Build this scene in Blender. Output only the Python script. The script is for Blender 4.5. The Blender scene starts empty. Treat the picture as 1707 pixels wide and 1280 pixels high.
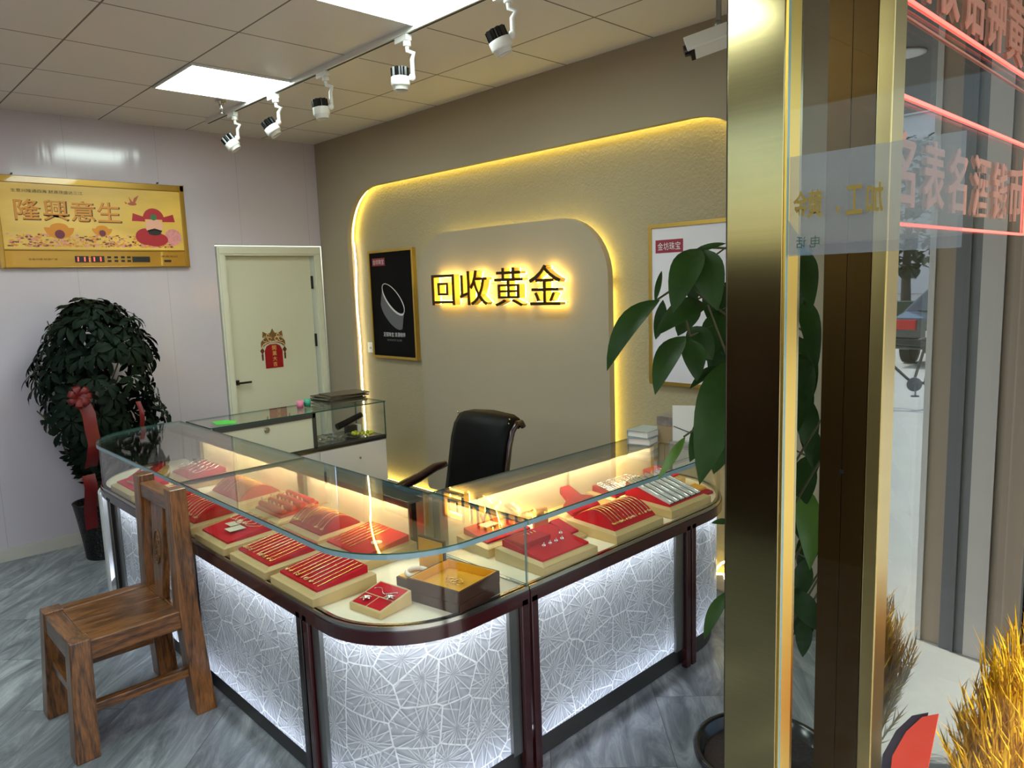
import bpy, bmesh, math, random
from math import sin, cos, pi, radians, atan2, sqrt
from mathutils import Vector, Matrix
S = bpy.context.scene
COL = S.collection
# ------------------------------------------------------------------ camera
cd = bpy.data.cameras.new('camera'); cam = bpy.data.objects.new('camera', cd); COL.objects.link(cam)
CR = Vector((0.69464419, 0.71854978, -0.03399499)); CU = Vector((-0.07263102, 0.11707403, 0.99046373)); CDV = Vector((-0.71567743, 0.68555079, -0.13351379))
CP = Vector((5.84013683, -3.35259047, 1.72952001))
cam.matrix_world = Matrix(((CR.x, CU.x, -CDV.x, CP.x), (CR.y, CU.y, -CDV.y, CP.y), (CR.z, CU.z, -CDV.z, CP.z), (0, 0, 0, 1)))
cd.sensor_width = 36; cd.lens = 1233.05 / 1707 * 36; cd.clip_start = 0.05; cd.clip_end = 400
S.camera = cam
# ------------------------------------------------------------------ world, sun, exposure
W = bpy.data.worlds.new('world'); S.world = W; W.use_nodes = True
wn = W.node_tree.nodes; wl = W.node_tree.links
bg = wn['Background']; sky = wn.new('ShaderNodeTexSky')
sky.sky_type = 'NISHITA'; sky.sun_disc = False; sky.sun_elevation = radians(50); sky.sun_rotation = radians(110)
sky.air_density = 1.3; sky.dust_density = 2.0
wl.new(sky.outputs[0], bg.inputs[0]); bg.inputs[1].default_value = 0.17
sd = bpy.data.lights.new('sun', 'SUN'); so = bpy.data.objects.new('sun', sd); COL.objects.link(so)
sd.energy = 2.4; sd.angle = radians(1); sd.color = (1, .95, .86)
so.rotation_euler = Vector((-0.55, -0.10, -0.83)).to_track_quat('-Z', 'Y').to_euler()
vs = S.view_settings
vs.view_transform = 'Standard'; vs.look = 'None'; vs.gamma = 1; vs.exposure = 1.2; vs.use_curve_mapping = False
S.cycles.max_bounces = 10; S.cycles.transparent_max_bounces = 24; S.cycles.caustics_reflective = False; S.cycles.caustics_refractive = False
S.cycles.sample_clamp_indirect = 4
S.cycles.use_denoising = True
H = 2.967          # ceiling height
XS = 5.15          # plane of the shop-front glass
PANEL_E = 9.5      # ceiling light panels
# ------------------------------------------------------------------ colours and materials
def lin(r, g, b):
    f = lambda c: (c / 255 / 12.92) if c <= 10 else ((c / 255 + .055) / 1.055) ** 2.4
    return (f(r), f(g), f(b), 1)
def new_mat(name):
    m = bpy.data.materials.new(name); m.use_nodes = True
    return m, m.node_tree.nodes, m.node_tree.links, m.node_tree.nodes['Principled BSDF']
def pm(name, c, rough=.5, metal=0, var=.06, scale=8, bump=0, bscale=60, spec=.5, emit=None, es=0, sx=(1, 1, 1), coat=0):
    """principled material whose colour is varied by a noise texture"""
    m, n, l, p = new_mat(name)
    c = lin(*c)
    tc = n.new('ShaderNodeTexCoord'); mp = n.new('ShaderNodeMapping'); mp.inputs['Scale'].default_value = sx
    nz = n.new('ShaderNodeTexNoise'); nz.inputs['Scale'].default_value = scale; nz.inputs['Detail'].default_value = 4
    l.new(tc.outputs['Object'], mp.inputs[0]); l.new(mp.outputs[0], nz.inputs['Vector'])
    mx = n.new('ShaderNodeMix'); mx.data_type = 'RGBA'
    mx.inputs[6].default_value = tuple(x * (1 - var) for x in c[:3]) + (1,); mx.inputs[7].default_value = tuple(min(1, x * (1 + var)) for x in c[:3]) + (1,)
    l.new(nz.outputs['Fac'], mx.inputs[0]); l.new(mx.outputs[2], p.inputs['Base Color'])
    p.inputs['Roughness'].default_value = rough; p.inputs['Metallic'].default_value = metal
    p.inputs['Specular IOR Level'].default_value = spec; p.inputs['Coat Weight'].default_value = coat
    if bump:
        b = n.new('ShaderNodeBump'); b.inputs['Strength'].default_value = bump; b.inputs['Distance'].default_value = .01
        n2 = n.new('ShaderNodeTexNoise'); n2.inputs['Scale'].default_value = bscale; n2.inputs['Detail'].default_value = 3
        l.new(mp.outputs[0], n2.inputs['Vector']); l.new(n2.outputs['Fac'], b.inputs['Height']); l.new(b.outputs[0], p.inputs['Normal'])
    if emit:
        p.inputs['Emission Color'].default_value = lin(*emit); p.inputs['Emission Strength'].default_value = es
    return m
def glass_mat(name, tint, boost=1.0, rough=0.0):
    """thin clear pane: passes light straight through, reflects by Fresnel"""
    m, n, l, p = new_mat(name); n.remove(p); out = n['Material Output']
    t = n.new('ShaderNodeBsdfTransparent'); t.inputs[0].default_value = tint
    g = n.new('ShaderNodeBsdfGlossy'); g.inputs['Roughness'].default_value = rough
    ge = n.new('ShaderNodeNewGeometry'); dt = n.new('ShaderNodeVectorMath'); dt.operation = 'DOT_PRODUCT'; l.new(ge.outputs['Normal'], dt.inputs[0]); l.new(ge.outputs['Incoming'], dt.inputs[1])
    def math(op, a, b=None):
        q = n.new('ShaderNodeMath'); q.operation = op
        for i, v in ((0, a), (1, b)):
            if v is None: continue
            if isinstance(v, (int, float)): q.inputs[i].default_value = v
            else: l.new(v, q.inputs[i])
        return q.outputs[0]
    fac = math('ADD', math('MULTIPLY', math('POWER', math('SUBTRACT', 1, math('ABSOLUTE', dt.outputs['Value'])), 5), .96 * boost), .04 * boost)
    mx = n.new('ShaderNodeMixShader'); l.new(math('MINIMUM', fac, .95), mx.inputs[0]); l.new(t.outputs[0], mx.inputs[1]); l.new(g.outputs[0], mx.inputs[2]); l.new(mx.outputs[0], out.inputs[0])
    return m
def frosted_mat(name, c, fac):
    m, n, l, p = new_mat(name); out = n['Material Output']; p.inputs['Base Color'].default_value = c; p.inputs['Roughness'].default_value = .4
    tl = n.new('ShaderNodeBsdfTranslucent'); tl.inputs[0].default_value = c; t = n.new('ShaderNodeBsdfTransparent'); a = n.new('ShaderNodeMixShader'); b = n.new('ShaderNodeMixShader')
    a.inputs[0].default_value = .5; l.new(p.outputs[0], a.inputs[1]); l.new(tl.outputs[0], a.inputs[2]); b.inputs[0].default_value = fac
    l.new(t.outputs[0], b.inputs[1]); l.new(a.outputs[0], b.inputs[2]); l.new(b.outputs[0], out.inputs[0]); return m
def emis(name, c, s):
    return pm(name, c, .5, emit=c, es=s)
def wood_mat(name, axis, dark, light, rough=.28):
    m, n, l, p = new_mat(name)
    tc = n.new('ShaderNodeTexCoord'); mp = n.new('ShaderNodeMapping'); sc = [13, 13, 13]; sc[axis] = 1.5; mp.inputs['Scale'].default_value = sc
    nz = n.new('ShaderNodeTexNoise'); nz.inputs['Scale'].default_value = 1.2; nz.inputs['Detail'].default_value = 3; nz.inputs['Distortion'].default_value = .6
    wv = n.new('ShaderNodeMath'); wv.operation = 'MULTIPLY'; wv.inputs[1].default_value = 34
    sn = n.new('ShaderNodeMath'); sn.operation = 'SINE'
    n2 = n.new('ShaderNodeTexNoise'); n2.inputs['Scale'].default_value = 14; n2.inputs['Detail'].default_value = 6
    ad = n.new('ShaderNodeMath'); ad.operation = 'MULTIPLY_ADD'; ad.inputs[1].default_value = .16; 
    cr = n.new('ShaderNodeValToRGB'); cr.color_ramp.elements[0].color = lin(*dark); cr.color_ramp.elements[1].color = lin(*light)
    cr.color_ramp.elements[0].position = .2; cr.color_ramp.elements[1].position = .8
    l.new(tc.outputs['Object'], mp.inputs[0]); l.new(mp.outputs[0], nz.inputs['Vector']); l.new(mp.outputs[0], n2.inputs['Vector'])
    l.new(nz.outputs['Fac'], wv.inputs[0]); l.new(wv.outputs[0], sn.inputs[0]); l.new(sn.outputs[0], ad.inputs[0]); l.new(n2.outputs['Fac'], ad.inputs[2])
    l.new(ad.outputs[0], cr.inputs[0]); l.new(cr.outputs[0], p.inputs['Base Color'])
    p.inputs['Roughness'].default_value = rough; p.inputs['Coat Weight'].default_value = .25; p.inputs['Coat Roughness'].default_value = .15
    return m
M = {}
M['taupe'] = pm('taupe wall paint', (160, 146, 125), .85, var=.03, scale=3, bump=.08, bscale=90)
M['taupe_tex'] = pm('textured taupe plaster', (160, 147, 119), .85, var=.04, scale=30, bump=.45, bscale=70)
M['beige'] = pm('beige facade paint', (172, 154, 134), .8, var=.03, scale=2)
M['white_door'] = pm('white lacquer', (205, 203, 182), .42, var=.02, scale=2)
M['door_frame'] = pm('cream door casing', (213, 211, 192), .4, var=.02, scale=2)
M['white_lac'] = pm('white laminate', (208, 203, 200), .35, var=.02)
M['white_plastic'] = pm('white plastic', (225, 224, 220), .35, var=.02)
M['cream'] = pm('cream deck leatherette', (250, 238, 208), .55, var=.03)
M['cream_panel'] = pm('cream sliding panel', (236, 222, 190), .4, var=.05, scale=2, sx=(1, 1, .1))
M['maroon'] = pm('dark maroon lacquer', (52, 14, 18), .22, var=.1, coat=.4)
M['black_rail'] = pm('black brown lacquer', (24, 17, 17), .22, var=.1, coat=.3)
M['plinth'] = pm('charcoal plinth', (52, 52, 52), .45, var=.12)
M['steel'] = pm('satin steel', (150, 150, 148), .32, 1, var=.08, scale=3, sx=(1, 1, 20))
M['chrome'] = pm('chrome strip', (190, 188, 180), .18, 1, var=.05)
M['alu'] = pm('aluminium section', (168, 166, 158), .3, 1, var=.05)
M['black'] = pm('matt black', (14, 14, 15), .5, var=.1)
M['black_gloss'] = pm('black gloss', (10, 10, 11), .18, var=.1)
M['leather'] = pm('black leather', (2, 2, 3), .5, var=.2, spec=.12, bump=.12, bscale=140)
M['dark_wood'] = pm('dark mahogany', (40, 15, 10), .25, var=.3, scale=20, sx=(1, 1, 6), coat=.3)
M['tray'] = pm('champagne leatherette', (208, 180, 122), .5, var=.04, bump=.05, bscale=200)
M['red'] = pm('red velvet', (200, 16, 34), .9, var=.1, scale=40, bump=.1, bscale=300, spec=.2)
M['crimson'] = pm('crimson velvet', (176, 18, 40), .9, var=.1, scale=40, spec=.2)
M['red_ribbon'] = pm('red ribbon satin', (100, 3, 6), .4, var=.15, scale=12)
M['gold'] = pm('yellow gold', (236, 190, 104), .25, 1, var=.1, scale=50)
M['rose'] = pm('pale gold', (240, 206, 150), .28, 1, var=.1, scale=50)
M['silver'] = pm('silver', (226, 226, 226), .2, 1, var=.08, scale=50)
M['brown_box'] = pm('dark brown box card', (58, 30, 18), .4, var=.1)
M['orange_in'] = pm('golden yellow satin', (232, 168, 40), .45, var=.08, scale=20)
M['paper'] = pm('white paper', (226, 222, 214), .7, var=.03)
M['paper_tag'] = pm('cream price tag', (232, 226, 196), .7, var=.12, scale=60)
M['jade'] = pm('milky jade', (236, 226, 208), .2, var=.1, scale=20)
M['leaf_dark'] = pm('schefflera leaf', (15, 27, 16), .6, var=.5, scale=9, spec=.12)
M['leaf'] = pm('money tree leaf', (33, 58, 12), .5, var=.5, scale=9, spec=.22, bump=.3, bscale=26)
M['leaf2'] = pm('young money tree leaf', (84, 116, 40), .4, var=.3, scale=7)
M['stem'] = pm('green brown stem', (70, 66, 36), .6, var=.2)
M['soil'] = pm('potting soil', (40, 28, 22), .95, var=.5, scale=60, bump=.8, bscale=80)
M['brass'] = pm('brushed brass', (172, 156, 112), .14, 1, var=.1, scale=3, sx=(1, 1, 60))
M['brass_bright'] = pm('polished brass edge', (236, 192, 92), .3, 1, var=.05)
M['bronze'] = pm('brushed bronze sheet', (92, 66, 34), .35, 1, var=.12, scale=3, sx=(60, 60, 1))
M['gold_trim'] = pm('pale gold trim', (205, 178, 120), .3, 1, var=.08, scale=3, sx=(1, 1, 8))
M['sign_face'] = pm('dark bronze letter face', (62, 46, 16), .4, .6, var=.1)
M['sign_side'] = pm('gold letter return', (236, 196, 96), .5, .4, var=.05)
M['glass'] = glass_mat('clear showcase glass', (.985, .993, .988, 1), .9)
M['store_glass'] = glass_mat('shop front glass', (.74, .77, .75, 1), 2.2)
M['edge'] = pm('green glass edge', (34, 82, 70), .12, var=.2, scale=20)
M['edge_reflection'] = pm('glass edge with painted reflection', (128, 156, 164), .12, var=.1)  # pale blue reflection along the pane edge, put into the colour
M['edge_light'] = pm('pale green glass edge', (120, 150, 146), .15, var=.15)
M['led_white'] = emis('cool light panel', (236, 255, 248), PANEL_E)
M['led_cool'] = emis('cool counter light strip', (218, 228, 250), 6.5)
M['led_warm'] = emis('warm yellow light strip', (246, 228, 118), 10)
M['led_tube'] = emis('bright yellow neon tube', (255, 246, 200), 5)
M['led_case'] = emis('showcase light strip', (250, 236, 192), 28)
M['led_letter'] = emis('amber letter light', (255, 222, 112), 11)
M['door_glass'] = glass_mat('door leaf glass', (.93, .95, .94, 1), .5)
M['frosted'] = frosted_mat('frosted sticker film', (.46, .47, .52, 1), .36)
M['frosted_blue'] = frosted_mat('blue sticker film', (.2, .33, .42, 1), .5)
M['green_ink'] = pm('dark green vinyl', (50, 74, 60), .5)
M['neon_red'] = emis('red neon line', (255, 96, 84), 1.3)
M['pink'] = frosted_mat('pink window letters', lin(244, 184, 164), .75)
M['soffit'] = pm('grey soffit', (96, 94, 94), .7, var=.05)
M['pave'] = pm('pale paving', (176, 178, 172), .8, var=.12, scale=3)
M['road'] = pm('asphalt', (120, 120, 122), .9, var=.1)
M['bark'] = pm('tree bark', (70, 60, 54), .9, var=.3, scale=20)
M['tree_leaf'] = pm('street tree leaf', (46, 60, 40), .7, var=.5, scale=1)
M['concrete'] = pm('pale building render', (206, 206, 208), .8, var=.06, scale=.3)
M['win_dark'] = pm('dark window', (50, 58, 66), .15, var=.1)
M['car_paint'] = pm('dark grey car paint', (40, 42, 46), .2, .3, var=.1, coat=.8)
M['tail'] = pm('red tail lamp', (190, 30, 36), .2, var=.1)
M['rubber'] = pm('rubber', (24, 24, 24), .8, var=.1)
M['plume'] = pm('golden dried grass', (255, 176, 8), .85, var=.45, scale=14)
M['red_paper'] = pm('red card', (244, 70, 44), .6, var=.06)
M['purple_card'] = pm('dark violet card', (50, 34, 52), .5, var=.1)
M['green_card'] = pm('green card', (70, 190, 60), .5, var=.08)
M['pinkcup'] = pm('pink plastic', (214, 120, 150), .4, var=.1)
M['teal'] = pm('teal plastic', (60, 160, 130), .4, var=.1)
M['yellow_bead'] = pm('yellow green bead', (176, 176, 40), .25, var=.2)
M['magazine'] = pm('grey green magazine', (112, 112, 92), .6, var=.35, scale=14)
M['magazine2'] = pm('brown magazine', (70, 60, 46), .6, var=.35, scale=14)
M['book'] = pm('blue grey book', (150, 160, 160), .5, var=.3, scale=16)
M['poster_black'] = pm('black poster print', (5, 4, 9), .6, var=.1, spec=.12)
M['poster_white'] = pm('white poster print', (214, 208, 214), .4, var=.02)
M['logo_red'] = pm('wine red logo block', (140, 26, 50), .5, var=.04)
M['white_ink'] = pm('white ink', (220, 214, 214), .6, var=.04)
M['grey_ink'] = pm('grey ink', (120, 116, 118), .6, var=.04)
M['gold_frame'] = pm('thin gold frame', (206, 168, 84), .3, .8, var=.05)
M['plaque'] = pm('gold plaque board', (178, 134, 50), .3, .55, var=.1, scale=2, coat=.5)
M['gold_ink'] = pm('gold ink', (240, 190, 110), .4, .3, var=.1)
M['brown_ink'] = pm('brown ink', (96, 58, 14), .5, var=.1)
M['black_ink'] = pm('black ink', (30, 22, 18), .5, var=.1)
M['tan_ink'] = pm('amber lettering', (214, 140, 44), .5, var=.1)
M['olive_ink'] = pm('olive gold vinyl', (140, 116, 40), .5, var=.1)
M['skin_ink'] = pm('peach print', (226, 168, 142), .5, var=.05)
M['red_ink'] = pm('red print', (172, 24, 40), .5, var=.12)
M['ingot'] = pm('yellow print', (216, 136, 26), .5, var=.12)
M['pink_ink'] = pm('pink peony print', (216, 140, 140), .5, var=.35, scale=50)
M['clear_bag'] = glass_mat('clear plastic bag', (.9, .92, .9, 1), 2.5, .12)
M['board_white'] = pm('pale lightbox board', (216, 218, 226), .4, var=.03, emit=(216, 218, 226), es=.25)
M['drab'] = pm('grey post paint', (104, 106, 112), .5, var=.06)
M['off_white'] = pm('off white post', (206, 200, 194), .5, var=.05)
WX = wood_mat('elm wood along x', 0, (50, 29, 13), (138, 88, 44)); WY = wood_mat('elm wood along y', 1, (50, 29, 13), (138, 88, 44)); WZ = wood_mat('elm wood along z', 2, (50, 29, 13), (138, 88, 44))

def woven_mat():
    m, n, l, p = new_mat('black woven pot'); tc = n.new('ShaderNodeTexCoord'); w = n.new('ShaderNodeTexVoronoi'); w.inputs['Scale'].default_value = 70; l.new(tc.outputs['Object'], w.inputs['Vector'])
    b = n.new('ShaderNodeBump'); b.inputs['Strength'].default_value = .9; b.inputs['Distance'].default_value = .006; l.new(w.outputs['Distance'], b.inputs['Height']); l.new(b.outputs[0], p.inputs['Normal'])
    p.inputs['Base Color'].default_value = lin(12, 10, 12); p.inputs['Roughness'].default_value = .3; return m
M['woven'] = woven_mat()
def lavender_mat():
    m, n, l, p = new_mat('glossy lavender wall panels')
    tc = n.new('ShaderNodeTexCoord'); sp = n.new('ShaderNodeSeparateXYZ'); l.new(tc.outputs['Object'], sp.inputs[0])
    def math(op, a, b=None):
        q = n.new('ShaderNodeMath'); q.operation = op
        for i, v in ((0, a), (1, b)):
            if v is None: continue
            if isinstance(v, (int, float)): q.inputs[i].default_value = v
            else: l.new(v, q.inputs[i])
        return q.outputs[0]
    y = math('ADD', sp.outputs[1], 1.905); seam = math('LESS_THAN', math('ABSOLUTE', math('SUBTRACT', math('FRACT', math('ADD', math('DIVIDE', y, 0.6), .5)), .5)), .004)
    mx = n.new('ShaderNodeMix'); mx.data_type = 'RGBA'; mx.inputs[6].default_value = lin(194, 184, 194); mx.inputs[7].default_value = lin(176, 170, 178)
    l.new(seam, mx.inputs[0]); l.new(mx.outputs[2], p.inputs['Base Color'])
    mp = n.new('ShaderNodeMapping'); mp.inputs['Scale'].default_value = (1, 6, .5); l.new(tc.outputs['Object'], mp.inputs[0])
    nz = n.new('ShaderNodeTexNoise'); nz.inputs['Scale'].default_value = 2.2; l.new(mp.outputs[0], nz.inputs['Vector'])
    b = n.new('ShaderNodeBump'); b.inputs['Strength'].default_value = .12; b.inputs['Distance'].default_value = .02
    l.new(nz.outputs['Fac'], b.inputs['Height']); l.new(b.outputs[0], p.inputs['Normal'])
    p.inputs['Roughness'].default_value = .13; p.inputs['Specular IOR Level'].default_value = .5
    return m
def ceiling_mat():
    m, n, l, p = new_mat('square ceiling tiles')
    tc = n.new('ShaderNodeTexCoord'); sp = n.new('ShaderNodeSeparateXYZ'); l.new(tc.outputs['Object'], sp.inputs[0])
    def math(op, a, b=None):
        q = n.new('ShaderNodeMath'); q.operation = op
        for i, v in ((0, a), (1, b)):
            if v is None: continue
            if isinstance(v, (int, float)): q.inputs[i].default_value = v
            else: l.new(v, q.inputs[i])
        return q.outputs[0]
    def line(c, off):
        return math('LESS_THAN', math('ABSOLUTE', math('SUBTRACT', math('FRACT', math('ADD', math('DIVIDE', math('SUBTRACT', c, off), .6), .5)), .5)), .0075)
    g = math('MAXIMUM', line(sp.outputs[0], .48), line(sp.outputs[1], -.4706))
    mx = n.new('ShaderNodeMix'); mx.data_type = 'RGBA'; mx.inputs[6].default_value = lin(226, 220, 215); mx.inputs[7].default_value = lin(96, 88, 82)
    l.new(g, mx.inputs[0]); l.new(mx.outputs[2], p.inputs['Base Color'])
    p.inputs['Roughness'].default_value = .42; p.inputs['Specular IOR Level'].default_value = .4
    b = n.new('ShaderNodeBump'); b.invert = True; b.inputs['Strength'].default_value = .6; b.inputs['Distance'].default_value = .01
    l.new(g, b.inputs['Height']); l.new(b.outputs[0], p.inputs['Normal'])
    return m
def floor_mat():
    m, n, l, p = new_mat('grey veined floor tiles')
    tc = n.new('ShaderNodeTexCoord'); mp = n.new('ShaderNodeMapping'); mp.inputs['Rotation'].default_value = (0, 0, radians(45))
    l.new(tc.outputs['Object'], mp.inputs[0])
    br = n.new('ShaderNodeTexBrick'); br.inputs['Scale'].default_value = 1; br.inputs['Brick Width'].default_value = .9; br.inputs['Row Height'].default_value = .45
    br.inputs['Mortar Size'].default_value = .0016; br.inputs['Color1'].default_value = (0, 0, 0, 1); br.inputs['Color2'].default_value = (1, 1, 1, 1); br.inputs['Mortar'].default_value = (.5, .5, .5, 1)
    l.new(mp.outputs[0], br.inputs['Vector'])
    va = n.new('ShaderNodeVectorMath'); va.operation = 'MULTIPLY_ADD'; va.inputs[1].default_value = (7, 3, 5); l.new(br.outputs['Color'], va.inputs[0])
    mp2 = n.new('ShaderNodeMapping'); mp2.inputs['Scale'].default_value = (1.3, 5.5, 1); l.new(mp.outputs[0], mp2.inputs[0]); l.new(mp2.outputs[0], va.inputs[2])
    n1 = n.new('ShaderNodeTexNoise'); n1.inputs['Scale'].default_value = 1.6; n1.inputs['Detail'].default_value = 9; n1.inputs['Roughness'].default_value = .68; n1.inputs['Distortion'].default_value = 1.6
    l.new(va.outputs[0], n1.inputs['Vector'])
    cr = n.new('ShaderNodeValToRGB'); e = cr.color_ramp.elements; e[0].position = .3; e[0].color = lin(78, 82, 86); e[1].position = .74; e[1].color = lin(182, 186, 188)
    x = e.new(.5); x.color = lin(126, 131, 135)
    l.new(n1.outputs['Fac'], cr.inputs[0])
    mx = n.new('ShaderNodeMix'); mx.data_type = 'RGBA'; mx.inputs[7].default_value = lin(84, 88, 92); l.new(cr.outputs[0], mx.inputs[6]); l.new(br.outputs['Fac'], mx.inputs[0])
    l.new(mx.outputs[2], p.inputs['Base Color']); p.inputs['Roughness'].default_value = .3; p.inputs['Specular IOR Level'].default_value = .45
    return m
def starburst_mat():
    """pressed acrylic with star rosettes, lit from inside the counter"""
    m, n, l, p = new_mat('lit starburst acrylic')
    uv = n.new('ShaderNodeUVMap')
    def math(op, a, b=None, c=None):
        q = n.new('ShaderNodeMath'); q.operation = op
        for i, v in ((0, a), (1, b), (2, c)):
            if v is None: continue
            if isinstance(v, (int, float)): q.inputs[i].default_value = v
            else: l.new(v, q.inputs[i])
        return q.outputs[0]
    def layer(sc, ribs, rnd, ew=.02):
        vo = n.new('ShaderNodeTexVoronoi'); vo.voronoi_dimensions = '2D'; vo.inputs['Scale'].default_value = 1; vo.inputs['Randomness'].default_value = rnd
        ve = n.new('ShaderNodeTexVoronoi'); ve.voronoi_dimensions = '2D'; ve.feature = 'DISTANCE_TO_EDGE'; ve.inputs['Scale'].default_value = 1; ve.inputs['Randomness'].default_value = rnd
        us = n.new('ShaderNodeVectorMath'); us.operation = 'SCALE'; us.inputs['Scale'].default_value = sc; l.new(uv.outputs[0], us.inputs[0]); l.new(us.outputs[0], vo.inputs['Vector']); l.new(us.outputs[0], ve.inputs['Vector'])
        sb = n.new('ShaderNodeVectorMath'); sb.operation = 'SUBTRACT'; l.new(us.outputs[0], sb.inputs[0]); l.new(vo.outputs['Position'], sb.inputs[1])
        sp = n.new('ShaderNodeSeparateXYZ'); l.new(sb.outputs[0], sp.inputs[0])
        an = math('ARCTAN2', sp.outputs[1], sp.outputs[0])
        rad = math('MULTIPLY', vo.outputs['Distance'], 1)
        s = math('ABSOLUTE', math('SINE', math('MULTIPLY', an, ribs / 2)))
        thin = math('LESS_THAN', s, math('MINIMUM', math('DIVIDE', .12, math('ADD', rad, .05)), .62))
        edge = math('LESS_THAN', ve.outputs['Distance'], ew)
        wedge = math('MULTIPLY', s, .5)
        return math('MAXIMUM', thin, edge), wedge, s
    r1, w1, s1 = layer(7.4, 14, .8)
    r2, w2, s2 = layer(5.6, 16, .6, 0)
    rib = math('MAXIMUM', r1, math('MULTIPLY', r2, .5))
    hgt = math('ADD', rib, math('MULTIPLY', w1, .8))
    b = n.new('ShaderNodeBump'); b.inputs['Strength'].default_value = 1.0; b.inputs['Distance'].default_value = .008
    l.new(hgt, b.inputs['Height'])
    mx = n.new('ShaderNodeMix'); mx.data_type = 'RGBA'; mx.inputs[6].default_value = (.30, .32, .35, 1); mx.inputs[7].default_value = (.92, .94, .93, 1)
    l.new(math('MINIMUM', math('ADD', math('MULTIPLY', rib, .75), math('MULTIPLY', s1, .3)), 1), mx.inputs[0])
    l.new(mx.outputs[2], p.inputs['Base Color']); l.new(b.outputs[0], p.inputs['Normal'])
    p.inputs['Roughness'].default_value = .25
    tl = n.new('ShaderNodeBsdfTranslucent'); l.new(mx.outputs[2], tl.inputs[0]); l.new(b.outputs[0], tl.inputs[1])
    ms = n.new('ShaderNodeMixShader'); ms.inputs[0].default_value = .55; l.new(p.outputs[0], ms.inputs[1]); l.new(tl.outputs[0], ms.inputs[2]); l.new(ms.outputs[0], n['Material Output'].inputs[0])
    return m
M['lavender'] = lavender_mat(); M['ceiling'] = ceiling_mat(); M['floor'] = floor_mat(); M['starburst'] = starburst_mat()

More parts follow.
